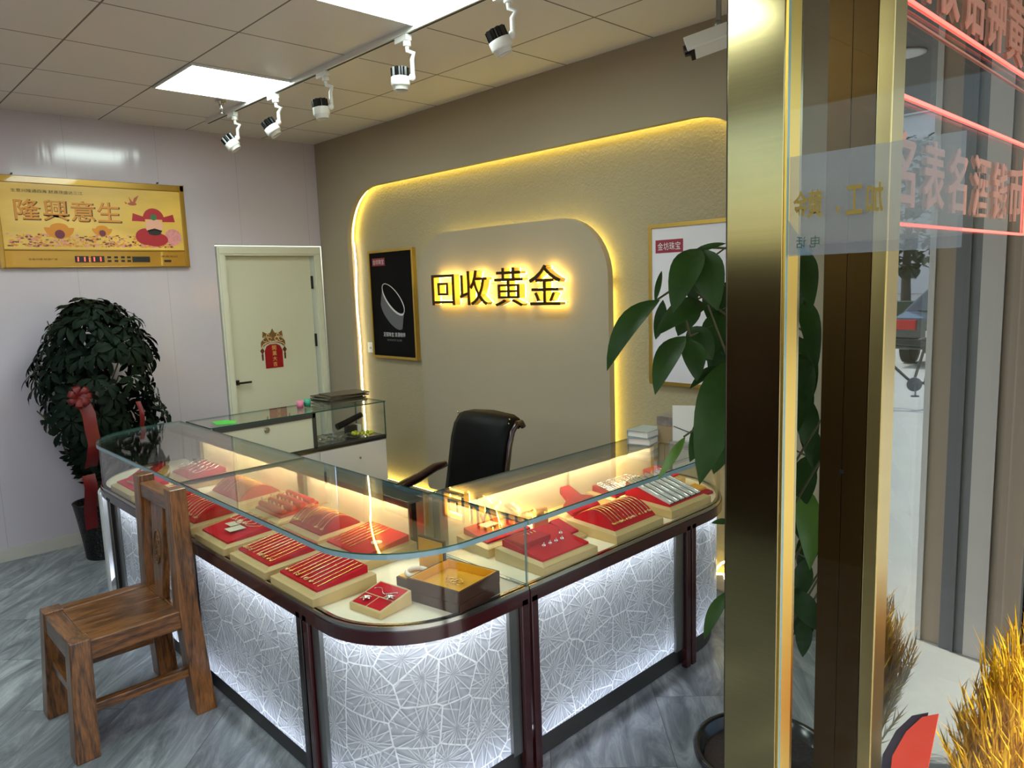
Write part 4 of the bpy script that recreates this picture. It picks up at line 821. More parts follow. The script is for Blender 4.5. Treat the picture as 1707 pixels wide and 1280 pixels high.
for x, y, lab in ((-.03, -.035, 'silver leaf earring in the front left cell of the small velvet box'), (.045, .0, 'silver leaf earring in the right cell of the small velvet box')):
    m_ = MB()
    for k in range(6): m_.leaf((0, 0, .003), (.02 * cos(k * 1.05), .02 * sin(k * 1.05), .006), .009, n=3)
    o = m_.build('earring', 'silver'); o.location = eb.matrix_local @ Vector((x, y, zz(y))) if False else Vector((3.845, -2.075, ZD)) + Matrix.Rotation(radians(8), 3, 'Z') @ Vector((x, y, zz(y))); tag(o, lab, 'earring', 'earrings in the small velvet box')
m_ = MB().tube([Vector((3.845, -2.075, ZD)) + Matrix.Rotation(radians(8), 3, 'Z') @ Vector((-.05 + .1 * q / 8, .02 + .012 * sin(q), zz(.02 + .012 * sin(q)) + .003)) for q in range(9)], .0014, 5); tag(m_.build('necklace', 'silver'), 'thin silver chain in the back cell of the small velvet box', 'necklace')
ob = thing('gift_box', 'dark brown two-layer box with golden lining and a brooch at the curved corner', 'gift box', (3.965, -1.86, ZD), radians(10))
MB().box(-.115, -.105, 0, .115, .105, .036).build('lower_layer', 'brown_box', ob, bevel=.002)
b = MB().box(-.115, -.105, .038, .115, .105, .044)
for a in ((-.115, -.105, -.108, .105), (.108, -.105, .115, .105), (-.108, -.105, .108, -.098), (-.108, .098, .108, .105)): b.box(a[0], a[1], .044, a[2], a[3], .078)
b.build('upper_layer', 'brown_box', ob)
b = MB().box(-.108, -.098, .0445, .108, .098, .05)
for a in ((-.1079, -.098, -.104, .098), (.104, -.098, .1079, .098), (-.104, -.0979, .104, -.094), (-.104, .094, .104, .0979)): b.box(a[0], a[1], .05, a[2], a[3], .0785)
b.build('lining', 'orange_in', ob)
m_ = MB(); random.seed(13); c0 = Vector((3.965, -1.86, ZD + .051))
for k in range(5): m_.tube([c0 + Vector((.012 * k - .02 + .014 * cos(q * pi / 6), .014 * sin(q * pi / 6) + .01 * (k % 2), .004)) for q in range(12)], .0014, 5, closed=True)
m_.tube([c0 + Vector((-.06 + .01 * q, .02 - .008 * q + .006 * sin(q * 2), .003)) for q in range(10)], .001, 5)
tag(m_.build('brooch', 'gold'), 'gold wire brooch lying in the golden lined box', 'brooch')
lb = thing('bangle_box', 'open small brown box with orange lining holding a milky bangle behind the earring box', 'jewellery box', (3.79, -1.875, ZD), radians(6))
MB().box(-.06, -.055, 0, .06, .055, .032).build('base', 'brown_box', lb, bevel=.002); MB().box(-.054, -.049, .0325, .054, .049, .036).build('lining', 'orange_in', lb)
MB().box(-.066, .062, 0, .066, .074, .15).build('lid', 'brown_box', lb, bevel=.002); MB().box(-.06, .058, .008, .06, .0618, .143).build('lid_lining', 'orange_in', lb)
m_ = MB().tube([(.036 * cos(q * pi / 14), .036 * sin(q * pi / 14), 0) for q in range(28)], .0085, 10, closed=True); o = m_.build('bangle', 'jade'); o.location = (3.785, -1.88, ZD + .0445); tag(o, 'milky white jade bangle resting in the small orange lined box', 'bangle')
# right run
t, s_ = make_tray('jewellery_tray', 'front tray of stepped red velvet with a few earrings, nearest the glass joint', 3.955, -1.395, RR, .30, .26, 'flat', 'red')
m_ = MB(); a = s_(.0, .98); b_2 = s_(.62, .5); m_.box(a.x, b_2.y, b_2.z - .03, b_2.x, a.y, a.z + .003); m_.build('velvet_step', 'crimson', t)
for k in range(9):
    m_ = MB(); c = s_(.32 + .075 * k, .72) if k < 4 else s_(.3 + .14 * (k - 4), .32 if k < 8 else .5); c = c + Vector((0, 0, .006)); 
    if k < 4: m_.tube([c + Vector((0, .03 * q / 3, .0 + .002 * q)) for q in range(4)], .0014, 5).ball(c, .0035, 6)
    else:
        for q in range(4): m_.ball(c + Vector((.006 * cos(q * 1.57), .006 * sin(q * 1.57), 0)), .0035, 6)
        m_.tube([c + Vector((0, 0, -.006)), c + Vector((.004, .004, .01))], .0012, 5)
    on_tray(t, m_, 'earring', 'rose' if k < 4 else 'silver', 'small jewelled earring on the stepped red tray nearest the glass joint', 'earring', 'earrings on the stepped red tray')
t, s_ = make_tray('jewellery_tray', 'front tray with a high arched red pad of gold bracelets in the right showcase', 3.94, -.955, RR, .32, .27, 'arch', 'red')
chains(t, s_, 12, 'fine gold bracelet draped over the high arched red pad in the right showcase', 'bracelets on the high arched pad', ('gold', 'rose'), seed=15, name='bracelet', cat='bracelet', pend=.7)
t, s_ = make_tray('jewellery_tray', 'front tray of silver bracelets on white strips near the rounded end of the right showcase', 3.915, -.55, RR, .32, .29, 'steep', 'red')
m_ = MB()
for q in range(10):
    a = s_(.02, .1 * q); c = s_(.98, .1 * (q + 1)); m_.add([(a.x, a.y, a.z + .0015), (c.x, a.y, a.z + .0015), (c.x, c.y, c.z + .0015), (a.x, c.y, c.z + .0015)], [(0, 1, 2, 3)])
m_.build('black_bed', 'black', t)
for k in range(6):
    m_ = MB(); u = .07 + .168 * k; w_ = .0145
    for q in range(10):
        a = s_(u, .02 + .096 * q); c = s_(u, .02 + .096 * (q + 1)); m_.hexa([(a.x - w_, a.y, a.z - .002), (a.x + w_, a.y, a.z - .002), (c.x + w_, c.y, c.z - .002), (c.x - w_, c.y, c.z - .002)], [(a.x - w_, a.y, a.z + .006), (a.x + w_, a.y, a.z + .006), (c.x + w_, c.y, c.z + .006), (c.x - w_, c.y, c.z + .006)])
    on_tray(t, m_, 'display_strip', 'paper', 'white strip with a silver bracelet on the tray near the rounded end', 'display strip', 'white strips on the silver tray')
    m_ = MB(); pts = [s_(u, .02 + .12 * q) + Vector((.004 * sin(q * 2), 0, .0075)) for q in range(9)]; m_.tube(pts, [.002 if q % 2 else .0035 for q in range(9)], 6).ball(pts[-1], .007, 6); on_tray(t, m_, 'bracelet', 'silver', 'silver bracelet on a white strip of the tray near the rounded end', 'bracelet', 'silver bracelets on white strips')
t, s_ = make_tray('jewellery_tray', 'small golden yellow tray with red edge at the rounded end of the right showcase', 3.93, -.31, RR, .13, .11, 'none', 'orange_in', base_h=.02, group=None)
t.children[0].data = t.children[0].data.copy(); t.children[0].data.materials[0] = M['crimson']
t, s_ = make_tray('jewellery_tray', 'back row red tray with a cream tag at the corner of the right showcase', 3.70, -1.41, RR, .28, .19, 'flat', 'crimson')
m_ = MB(); c = s_(.4, .7) + Vector((0, 0, .005)); m_.box(c.x - .035, c.y - .025, c.z, c.x + .035, c.y + .025, c.z + .002); on_tray(t, m_, 'price_tag', 'paper_tag', 'cream price tag on the back row tray at the corner of the right showcase', 'price tag', None)
bs = thing('necklace_bust', 'red velvet neck bust tray leaning at the back of the right showcase', 'necklace bust', (3.70, -.94, ZD), RR)
MB().box(-.12, -.09, 0, .12, .09, .03).build('base', 'tray', bs, bevel=.003)
m_ = MB(); pts = [(-.1, -.075), (.1, -.075), (.105, -.02), (.05, .0), (.035, .06), (-.035, .06), (-.05, .0), (-.105, -.02)]; n_ = len(pts)
vs = [(x, y, .031 + (y + .075) * .5) for x, y in pts] + [(x * .94, y, .045 + (y + .075) * .62) for x, y in pts]
m_.add(vs, [tuple(range(n_))[::-1], tuple(range(n_, 2 * n_))] + [(i, (i + 1) % n_, n_ + (i + 1) % n_, n_ + i) for i in range(n_)]); m_.build('bust_pad', 'crimson', bs, bevel=.006)
t, s_ = make_tray('jewellery_tray', 'flat red tray in front of the neck bust in the right showcase', 3.845, -1.17, RR, .10, .16, 'flat', 'crimson', base_h=.02)
t, s_ = make_tray('jewellery_tray', 'back row tray heaped with silver chains near the white poster', 3.70, -.58, RR, .34, .19, 'flat', 'crimson')
chains(t, s_, 16, 'tangled silver chain on the heaped tray near the white poster', 'silver chains on the heaped tray', ('silver',), beads=True, pend=1, r=.003, seed=17)
t, s_ = make_tray('jewellery_tray', 'small red tray with two silver lines at the far back of the right showcase', 3.70, -.27, RR, .17, .18, 'flat', 'crimson')
chains(t, s_, 2, 'thin silver chain on the small red tray at the far back', 'chains on the small far tray', ('silver',), u0=.25, u1=.75, pend=0, seed=18)
o = MB().box(-.035, -.012, 0, .035, .012, .085).build('ring_box', pm('brown red leatherette', (150, 60, 34), .5), bevel=.004); o.location = (3.70, -1.16, ZD); o.rotation_euler = (radians(-8), 0, radians(70)); tag(o, 'small brown red box standing upright behind the neck bust tray', 'box')
rb = thing('ring_box', 'open red ring box with a dark ring near the glass joint of the right showcase', 'ring box', (3.83, -1.27 + .0, ZD + .0), radians(60))
rb.location = (3.79, -1.2, ZD)
MB().box(-.035, -.03, 0, .035, .03, .03).build('base', 'crimson', rb, bevel=.004); MB().tube([(.012 * cos(q * pi / 8), .0, .04 + .012 * sin(q * pi / 8)) for q in range(16)], .003, 6, closed=True).build('ring', 'black_gloss', rb)
o = MB().lathe([(.0001, 0), (.02, 0), (.006, .01), (.006, .045), (.022, .055), (.0001, .06)], n=18).build('ring_stand', 'silver'); o.location = (3.83, -.76, ZD); tag(o, 'small silver ring stand between the arched tray and the silver tray', 'ring stand')
# ================================================================== chairs
ch = thing('dining_chair', 'heavy carved wooden chair standing in front of the left showcase', 'chair', (2.575, -2.53, 0))
def leg(b, t, wb, wt, mat='z'):
    m_ = MB(); m_.hexa([(b[0] - wb, b[1] - wb, b[2]), (b[0] + wb, b[1] - wb, b[2]), (b[0] + wb, b[1] + wb, b[2]), (b[0] - wb, b[1] + wb, b[2])], [(t[0] - wt, t[1] - wt, t[2]), (t[0] + wt, t[1] - wt, t[2]), (t[0] + wt, t[1] + wt, t[2]), (t[0] - wt, t[1] + wt, t[2])]); m_.build('leg', WZ, ch, bevel=.005)
leg((-.215, -.222, 0), (-.195, -.20, .462), .042, .037); leg((.222, -.222, 0), (.20, -.20, .462), .042, .037)
for sx in (-1, 1):    # rear legs run up as the back posts
    m_ = MB(); xb, xm, xt = sx * .222, sx * .20, sx * .188
    for (x0, y0, z0, w0), (x1, y1, z1, w1) in (((xb, .225, 0, .042), (xm, .2, .45, .039)), ((xm, .2, .45, .039), (xt, .205, .955, .034))):
        m_.hexa([(x0 - w0, y0 - w0, z0), (x0 + w0, y0 - w0, z0), (x0 + w0, y0 + w0, z0), (x0 - w0, y0 + w0, z0)], [(x1 - w1, y1 - w1, z1), (x1 + w1, y1 - w1, z1), (x1 + w1, y1 + w1, z1), (x1 - w1, y1 + w1, z1)])
    m_.build('back_post', WZ, ch, bevel=.004)
for sx in (-1, 1): MB().box(sx * .2 - .03, -.17, .375, sx * .2 + .03, .17, .452).build('side_rail', WY, ch, bevel=.004)
MB().box(-.165, -.235, .375, .165, -.17, .452).build('front_rail', WX, ch, bevel=.004); MB().box(-.165, .165, .375, .165, .225, .452).build('back_rail', WX, ch, bevel=.004)
st_ = MB().box(-.168, -.168, .43, -.001, .164, .449).box(.001, -.168, .43, .168, .164, .449); st_.build('seat', WY, ch, bevel=.002)
m_ = MB().hexa([(-.156, .175, .862), (.156, .175, .862), (.156, .235, .862), (-.156, .235, .862)], [(-.158, .175, .925), (.158, .175, .925), (.158, .235, .925), (-.158, .235, .925)]); m_.build('top_rail', WX, ch, bevel=.004)
sp_ = MB().hexa([(-.048, .16, .45), (.048, .16, .45), (.048, .19, .45), (-.048, .19, .45)], [(-.072, .188, .866), (.072, .188, .866), (.072, .218, .866), (-.072, .218, .866)]).build('splat', WZ, ch, bevel=.003)
cv = MB()
def onsplat(x, z): return (x, .16 + (z - .45) * .0673 - .0015, z)
cv.tube([onsplat(.034 * cos(q * pi / 12), .67 + .072 * sin(q * pi / 12)) for q in range(24)], .004, 6, closed=True)
for k in range(5):
    for sx in (-1, 1): cv.tube([onsplat(sx * (.010 + .006 * sin(k)) + .008 * cos(q * pi / 4), .62 + .025 * k + .009 * sin(q * pi / 4)) for q in range(8)], .0025, 5, closed=True)
cv.build('carving', WZ, sp_)
MB().box(.195, -.19, .165, .232, .195, .20).build('stretcher', WY, ch, bevel=.003); MB().box(-.232, -.19, .165, -.195, .195, .20).build('stretcher', WY, ch, bevel=.003); MB().box(-.18, -.23, .215, .18, -.19, .25).build('stretcher', WX, ch, bevel=.003)
# leather office chair behind the counters
oc_ = thing('office_chair', 'black leather office chair with dark wooden arms behind the corner showcase', 'chair', (2.905, -.90, 0), radians(2))
def slab(mb, prof, x0, x1, th, mi=0):
    """upholstered shell: side profile points (y, z) extruded between x0 and x1 with thickness th"""
    n = len(prof); P = [Vector((0, a, b)) for a, b in prof]; vs = []
    for i in range(n):
        t = (P[min(n - 1, i + 1)] - P[max(0, i - 1)]).normalized(); nn = Vector((0, -t.z, t.y))
        for x in (x0, x0 + (x1 - x0) * .12, (x0 + x1) / 2, x1 - (x1 - x0) * .12, x1):
            k = 1 - .55 * abs((x - (x0 + x1) / 2) / ((x1 - x0) / 2)) ** 4; q = P[i] + nn * th * k; vs.append((x, q.y, q.z))
        for x in (x1, x1 - (x1 - x0) * .12, (x0 + x1) / 2, x0 + (x1 - x0) * .12, x0):
            q = P[i] - nn * th * .35; vs.append((x, q.y, q.z))
    fs = [(i * 10 + k, i * 10 + (k + 1) % 10, (i + 1) * 10 + (k + 1) % 10, (i + 1) * 10 + k) for i in range(n - 1) for k in range(10)]
    mb.add(vs, fs, mi, True); mb.add(vs[:10], [tuple(range(10))[::-1]], mi); return mb.add(vs[-10:], [tuple(range(10))], mi)
bp = [(-.02, .46), (.03, .56), (.06, .68), (.085, .80), (.105, .90), (.13, .97), (.165, 1.01), (.20, 1.01), (.215, .985)]
slab(MB(), bp, -.205, .205, .05).build('backrest', 'leather', oc_, smooth=True)
for sx in (-1, 1):
    MB().tube([(sx * .212, a + .012, b) for a, b in bp], .016, 8).build('side_frame', 'dark_wood', oc_)
    arm = MB().tube([(sx * .275, .10, .74), (sx * .29, .03, .73), (sx * .30, -.08, .695), (sx * .305, -.20, .67), (sx * .30, -.32, .665), (sx * .295, -.36, .64), (sx * .29, -.3, .55), (sx * .28, -.2, .45)], [.018, .024, .027, .027, .025, .022, .02, .02], 10); arm.build('armrest', 'dark_wood', oc_)
    nb = MB()
    for k in range(9): a, b = bp[4][0] + .0, .86 + .022 * k; nb.ball((sx * .2, .045 + (b - .7) * .28, b), .0055, 6)
    nb.build('stud_row', 'brass', oc_)
slab(MB(), [(-.4, .42), (-.39, .46), (-.3, .48), (-.1, .47), (0, .46)], -.25, .25, .06).build('seat', 'leather', oc_, smooth=True)
MB().cyl((0, -.15, .40), (0, -.15, .12), .028).build('gas_lift', 'black', oc_)
for k in range(5):
    a = 2 * pi * k / 5; lg_ = MB().tube([(0, -.15, .13), (.16 * cos(a), -.15 + .16 * sin(a), .11), (.29 * cos(a), -.15 + .29 * sin(a), .075)], [.03, .026, .018], 8).build('base_leg', 'dark_wood', oc_); MB().cyl((.29 * cos(a) - .02 * sin(a), -.15 + .29 * sin(a) + .02 * cos(a), .03), (.29 * cos(a) + .02 * sin(a), -.15 + .29 * sin(a) - .02 * cos(a), .03), .03, n=14).build('caster', 'black', lg_)
# ================================================================== plants
bp_ = thing('potted_plant', 'tall bushy umbrella tree with red ribbon in a black woven pot by the left wall', 'plant', (.40, -2.03, 0))
m_ = MB(); pr_ = [(.0001, 0), (.105, 0)]
for k in range(27): z = .004 + k * .014; r = .105 + .045 * (k / 26) ** 1.3; pr_ += [(r, z), (r + .006, z + .007)]
pr_ += [(.158, .385), (.146, .385), (.142, .34), (.0001, .335)]
m_.lathe(pr_, n=40); m_.build('pot', 'woven', bp_)
random.seed(21); m_ = MB(); A_, Bz, cz = .345, .62, 1.12
for k in range(360):
    z = random.uniform(-.98, 1); a = random.uniform(0, 2 * pi); rr = sqrt(max(0, 1 - z * z)) * random.uniform(.72, 1.04) * (1.0 + .12 * sin(3 * a + 4 * z)) * (.92 if z < -.4 else 1)
    c = Vector((max(-.355, A_ * rr * cos(a) * .98), A_ * 1.04 * rr * sin(a) + .10, cz + Bz * z)); out = (c - Vector((0, 0, cz + .2 * z))); out.z *= .5; out.normalize()
    axis = (out + Vector((random.uniform(-.4, .4), random.uniform(-.4, .4), random.uniform(.0, .6)))).normalized()
    x = axis.cross(Vector((0, 0, 1))); x = x.normalized() if x.length > .01 else Vector((1, 0, 0)); y = axis.cross(x)
    for q in range(random.randint(6, 8)):
        b = 2 * pi * q / 7 + random.uniform(-.15, .15); d = x * cos(b) + y * sin(b); L = random.uniform(.075, .115)
        tip = c + d * L + axis * (L * random.uniform(-.35, .1)) + Vector((0, 0, -.025)); tip.x = max(-.385, tip.x); m_.leaf(c + d * .012, tip, L * .36, axis, .1, .2, 4, wmax=.6)
m_.build('foliage', 'leaf_dark', bp_)
m_ = MB()
for k in range(26):
    a = random.uniform(0, 2 * pi); z = random.uniform(.62, 1.6); r = A_ * sqrt(max(.05, 1 - ((z - cz) / Bz) ** 2)) * .85; m_.tube([(.03 * cos(a), .03 * sin(a), .34), (.05 * cos(a), .05 * sin(a), .34 + (z - .34) * .55), (max(-.33, r * cos(a)), r * sin(a), z)], [.009, .007, .004], 5)
m_.build('stem', 'stem', bp_); MB().lathe([(.0001, .337), (.14, .341)], n=24, cap=False).build('soil', 'soil', bp_)
rb_ = thing('ribbon_bow', 'red satin ribbon bow with long tails tied on the bushy umbrella tree', 'ribbon', (.40, -2.03, 0))
def ribbon(mb, pts, w, side):
    s2 = Vector(side).normalized() * w / 2; vs = []
    for i, q in enumerate(pts): q = Vector(q); f = Vector((.01 * sin(i * 1.7), 0, 0)); vs += [q - s2 + f, q - f, q + s2 + f]
    n = len(pts); return mb.add(vs, [(3 * i, 3 * i + 1, 3 * i + 4, 3 * i + 3) for i in range(n - 1)] + [(3 * i + 1, 3 * i + 2, 3 * i + 5, 3 * i + 4) for i in range(n - 1)], 0, True)
fx = .37
m_ = MB(); c = Vector((fx, -.14, 1.14))
for k in range(7):
    a = 2 * pi * k / 7; d = Vector((.25 * (k % 2), cos(a), sin(a))); ribbon(m_, [c, c + d * .035 + Vector((.035, 0, 0)), c + d * .07 + Vector((.03, 0, 0)), c + d * .055 + Vector((.055, 0, 0)), c + Vector((.025, 0, 0))], .04, Vector((0, -sin(a), cos(a))))
m_.build('bow', 'red_ribbon', rb_)
ribbon(MB(), [(fx, -.12, 1.12), (fx + .03, -.10, 1.03), (fx + .02, -.09, .93), (fx + .025, -.08, .84), (fx + .02, -.10, .76), (fx - .06, -.1, .68)], .075, (0, 1, .1)).build('tail', 'red_ribbon', rb_)
ribbon(MB(), [(.24, -.10, .62), (.265, -.10, .55), (.235, -.1, .46), (.20, -.10, .37), (.185, -.1, .29), (.18, -.1, .25)], .075, (0, 1, .05)).build('tail', 'red_ribbon', rb_)
ribbon(MB(), [(.33, .21, 1.06), (.36, .215, 1.0), (.35, .22, .93), (.33, .22, .88)], .03, (0, 1, 0)).build('tail', 'red_ribbon', rb_)
LEAVES = [((4.582,-1.541,1.67),(4.522,-1.715,1.477),0.079,0.16), ((4.573,-1.552,1.665),(4.562,-1.502,1.753),0.019,0.05), ((4.577,-1.518,1.669),(4.582,-1.563,1.556),0.042,-0.1), ((4.622,-1.398,1.816),(4.64,-1.561,1.633),0.101,0.12), ((4.626,-1.394,1.813),(4.717,-1.452,1.634),0.109,0.14), ((4.605,-1.419,1.8),(4.677,-1.338,1.828),0.021,0.08), ((4.576,-1.464,1.723),(4.621,-1.399,1.664),0.036,0.1), ((4.651,-1.401,1.649),(4.58,-1.564,1.566),0.081,0.18), ((4.624,-1.475,1.561),(4.633,-1.641,1.408),0.083,0.12), ((4.621,-1.451,1.549),(4.691,-1.517,1.435),0.077,0.1), ((4.593,-1.401,1.582),(4.675,-1.407,1.486),0.09,0.1), ((4.665,-1.35,1.458),(4.634,-1.466,1.404),0.036,0.1), ((4.67,-1.347,1.447),(4.674,-1.432,1.359),0.036,0.08), ((4.717,-1.364,1.484),(4.77,-1.632,1.17),0.14,0.14), ((4.662,-1.535,1.273),(4.633,-1.632,1.16),0.026,0.16), ((4.691,-1.393,1.323),(4.677,-1.534,1.2),0.082,0.1), ((4.698,-1.338,0.974),(4.656,-1.381,0.973),0.022,0.08), ((4.734,-1.41,0.783),(4.718,-1.522,0.664),0.047,0.1), ((4.648,-1.278,1.548),(4.578,-1.292,1.47),0.094,0.1), ((4.613,-1.209,1.713),(4.583,-1.265,1.583),0.114,0.1), ((4.839,-1.174,1.804),(4.912,-1.279,1.623),0.066,0.1), ((4.853,-1.189,1.654),(4.957,-1.335,1.468),0.062,0.1), ((4.807,-1.143,1.761),(4.84,-1.223,1.549),0.072,0.1), ((4.832,-1.102,1.465),(4.867,-1.25,1.266),0.073,0.1), ((4.83,-1.14,1.281),(4.913,-1.226,1.14),0.066,0.1), ((4.833,-1.172,1.097),(4.963,-1.367,0.897),0.079,0.1), ((4.891,-1.228,0.874),(4.894,-1.321,0.754),0.065,0.1), ((4.894,-1.311,0.806),(4.969,-1.325,0.704),0.074,0.12), ((4.919,-1.302,0.717),(4.946,-1.365,0.628),0.053,0.1), ((4.776,-1.103,1.386),(4.849,-1.112,1.317),0.075,0.1), ((4.885,-1.147,0.947),(4.883,-1.247,0.821),0.074,0.1), ((5.061,-1.039,1.309),(5.235,-1.117,1.099),0.045,0.06), ((5.037,-1.017,1.173),(5.134,-1.091,1.02),0.046,0.1), ((5.057,-1.075,0.767),(5.158,-1.222,0.599),0.042,0.06), ((5.056,-1.068,0.812),(5.186,-1.175,0.692),0.067,0.1), ((5.058,-0.986,0.846),(5.115,-1.093,0.743),0.073,0.1), ((5.019,-0.998,0.995),(5.107,-1.015,0.81),0.085,0.1), ((4.702,-1.2,1.655),(4.782,-1.31,1.411),0.109,0.1), ((4.755,-1.217,1.285),(4.78,-1.374,1.094),0.109,0.1), ((4.735,-1.151,1.727),(4.737,-1.121,1.874),0.093,0.1), ((4.595,-1.286,1.789),(4.571,-1.366,1.654),0.093,0.1), ((4.627,-1.285,1.622),(4.636,-1.376,1.481),0.092,0.1), ((4.572,-1.334,1.662),(4.553,-1.405,1.554),0.085,0.1), ((4.628,-1.269,1.546),(4.644,-1.314,1.382),0.086,0.1), ((4.645,-1.26,1.279),(4.65,-1.358,1.124),0.094,0.1), ((4.791,-1.087,1.761),(4.831,-1.153,1.58),0.085,0.1), ((4.827,-1.093,1.539),(4.855,-1.21,1.386),0.084,0.1), ((4.81,-1.142,1.374),(4.888,-1.214,1.189),0.084,0.1), ((4.847,-1.143,1.17),(4.876,-1.261,1.012),0.084,0.1), ((4.839,-1.188,0.986),(4.911,-1.245,0.903),0.081,0.1), ((4.909,-1.233,0.748),(4.919,-1.319,0.629),0.072,0.1), ((4.778,-1.071,1.536),(4.848,-1.107,1.354),0.083,0.1)]
STEMS = [[(4.648,-1.267,1.603),(4.599,-1.442,1.719),(4.576,-1.548,1.67)], [(4.635,-1.282,1.594),(4.623,-1.448,1.559),(4.584,-1.457,1.72)], [(4.782,-1.089,1.799),(4.628,-1.391,1.82),(4.622,-1.398,1.816)], [(4.683,-1.273,1.38),(4.708,-1.373,1.485),(4.653,-1.398,1.649)], [(4.705,-1.291,1.177),(4.678,-1.438,1.31),(4.66,-1.538,1.274)], [(4.744,-1.336,0.733),(4.735,-1.359,0.815),(4.734,-1.41,0.783)]]
mt_ = thing('potted_plant', 'money tree with large drooping green leaves in a black pot behind the brass post', 'plant', (0, 0, 0))
PC = Vector((4.84, -1.385, 0))
MB().lathe([(.0001, 0), (.145, 0), (.165, .12), (.185, .26), (.205, .272), (.21, .30), (.2, .305), (.188, .298), (.178, .262), (.0001, .262)], PC, 36).build('pot', 'black_gloss', mt_)
MB().lathe([(.0001, .268), (.177, .264)], PC, 30, cap=False).build('soil', 'soil', mt_)
for k in range(3): MB().tube([PC + Vector((.03 * cos(q * .9 + k * 2.09), .03 * sin(q * .9 + k * 2.09), .26 + q * .085)) for q in range(12)], [.02 - .0008 * q for q in range(12)], 8).build('trunk', 'stem', mt_)
top = PC + Vector((0, 0, 1.15)); m_ = MB()
for sgm in STEMS: m_.tube([top + (Vector(sgm[0]) - top) * .1, *sgm], [.007, .006, .0045, .003], 6)
random.seed(31); lf = MB(); lf2 = MB()
for i, (b, tp, w, a) in enumerate(LEAVES):
    b = Vector(b); tp = Vector(tp); view = (CP - (b + tp) / 2).normalized(); up = (Vector((0, 0, 1)) * .45 + view * .9 + Vector((random.uniform(-.25, .25), random.uniform(-.25, .25), 0))).normalized()
    for v_ in (b, tp): v_.x = min(v_.x, 5.135)
    if i == 14 or i == 25 or i == 31: lf2.leaf(b, tp, w, up, a, .3, 8)
    else: lf.leaf(b, tp, w * .88, up, a * 1.25, .34, 10)
    if i > 19: m_.tube([PC + Vector((0, 0, min(1.15, max(.5, b.z - .25)))), (b + PC + Vector((0, 0, b.z + .1))) / 2, b], .0035, 5)
lf.build('foliage', 'leaf', mt_); lf2.build('young_foliage', 'leaf2', mt_); m_.build('stem', 'stem', mt_)
# ================================================================== shop front
GH = 3.05
bpst = thing('brass_post', 'wide brushed brass door post at the shop entrance in front of the money tree', 'post', (0, 0, 0))
MB().box(5.026, -1.94, 0, XS - .002, -1.86, GH).build('face_sheet', 'brass', bpst, bevel=.002); MB().box(XS - .002, -1.94, 0, XS + .006, -1.887, GH).build('corner_trim', 'brass_bright', bpst, bevel=.002); MB().box(5.0235, -1.938, 0, 5.026, -1.86, GH).build('dark_edge', 'black', bpst)
bz = thing('bronze_post', 'dark bronze clad post with a centre seam and gold edge trim beside the money tree', 'post', (0, 0, 0))
MB().box(5.02, -1.45, 0, 5.077, -1.37, H).box(5.0785, -1.45, 0, 5.135, -1.37, H).build('cladding', 'bronze', bz); MB().box(5.136, -1.45, 0, 5.172, -1.37, H).build('gold_trim', 'gold_trim', bz, bevel=.003)
MB().cyl((5.0778, -1.4505, 1.22), (5.0778, -1.454, 1.22), .006, n=10).build('screw', 'black', bz)
w1 = MB().box(XS, -1.365, .03, XS + .012, .27, GH); w1.mi = [1, 1, 1, 0, 1, 0]; w1 = struct(w1.build('window_1', ['store_glass', 'edge_light']))
MB().box(XS - .03, -1.36, -.0, XS + .02, .27, .03).build('window_sill', 'alu', w1)
# glass door leaf swung open beside the post, with a translucent sticker band read from behind
dg = MB().box(5.162, -1.955, .02, 5.95, -1.945, 2.7); dg.mi = [1, 1, 0, 1, 0, 1]; dg = struct(dg.build('door_2', ['door_glass', 'edge_light']))
MB().box(5.163, -1.944, 1.765, 5.462, -1.9435, 1.953).build('sticker_band', 'frosted', dg)
for c_, x in (('金', 5.191), ('黄', 5.2185), ('，', 5.262), ('工', 5.29), ('加', 5.326)):
    m_ = MB(); text(m_, c_, (x, -1.9558, 1.86 - (.016 if c_ == '，' else 0)), (-1, 0, 0), (0, 0, 1), w=.007 if c_ == '，' else .029, h=.014 if c_ == '，' else .052, depth=.0006, bold=.02); m_.build('letter', 'olive_ink', dg)
for c_, x in (('话', 5.193), ('电', 5.219)):
    m_ = MB(); text(m_, c_, (x, -1.9558, 1.79), (-1, 0, 0), (0, 0, 1), w=.019, h=.022, depth=.0006); m_.build('letter', 'green_ink', dg)
m_ = MB(); m_.add([(5.166, -1.9556, 1.835), (5.176, -1.9556, 1.82), (5.215, -1.9556, 1.767), (5.166, -1.9556, 1.767)], [(0, 1, 2, 3)]); m_.build('blue_motif', 'frosted_blue', dg)
struct(MB().box(XS - .05, YN, GH, XS + .15, .3, 3.5).build('lintel', 'soffit'))
struct(MB().box(XS, YN, 0, XS + .12, -3.9, GH).build('wall_entrance', 'beige'))
struct(MB().box(XS - .03, -.03, 0, XS, .25, H).build('trim_1', 'off_white'))
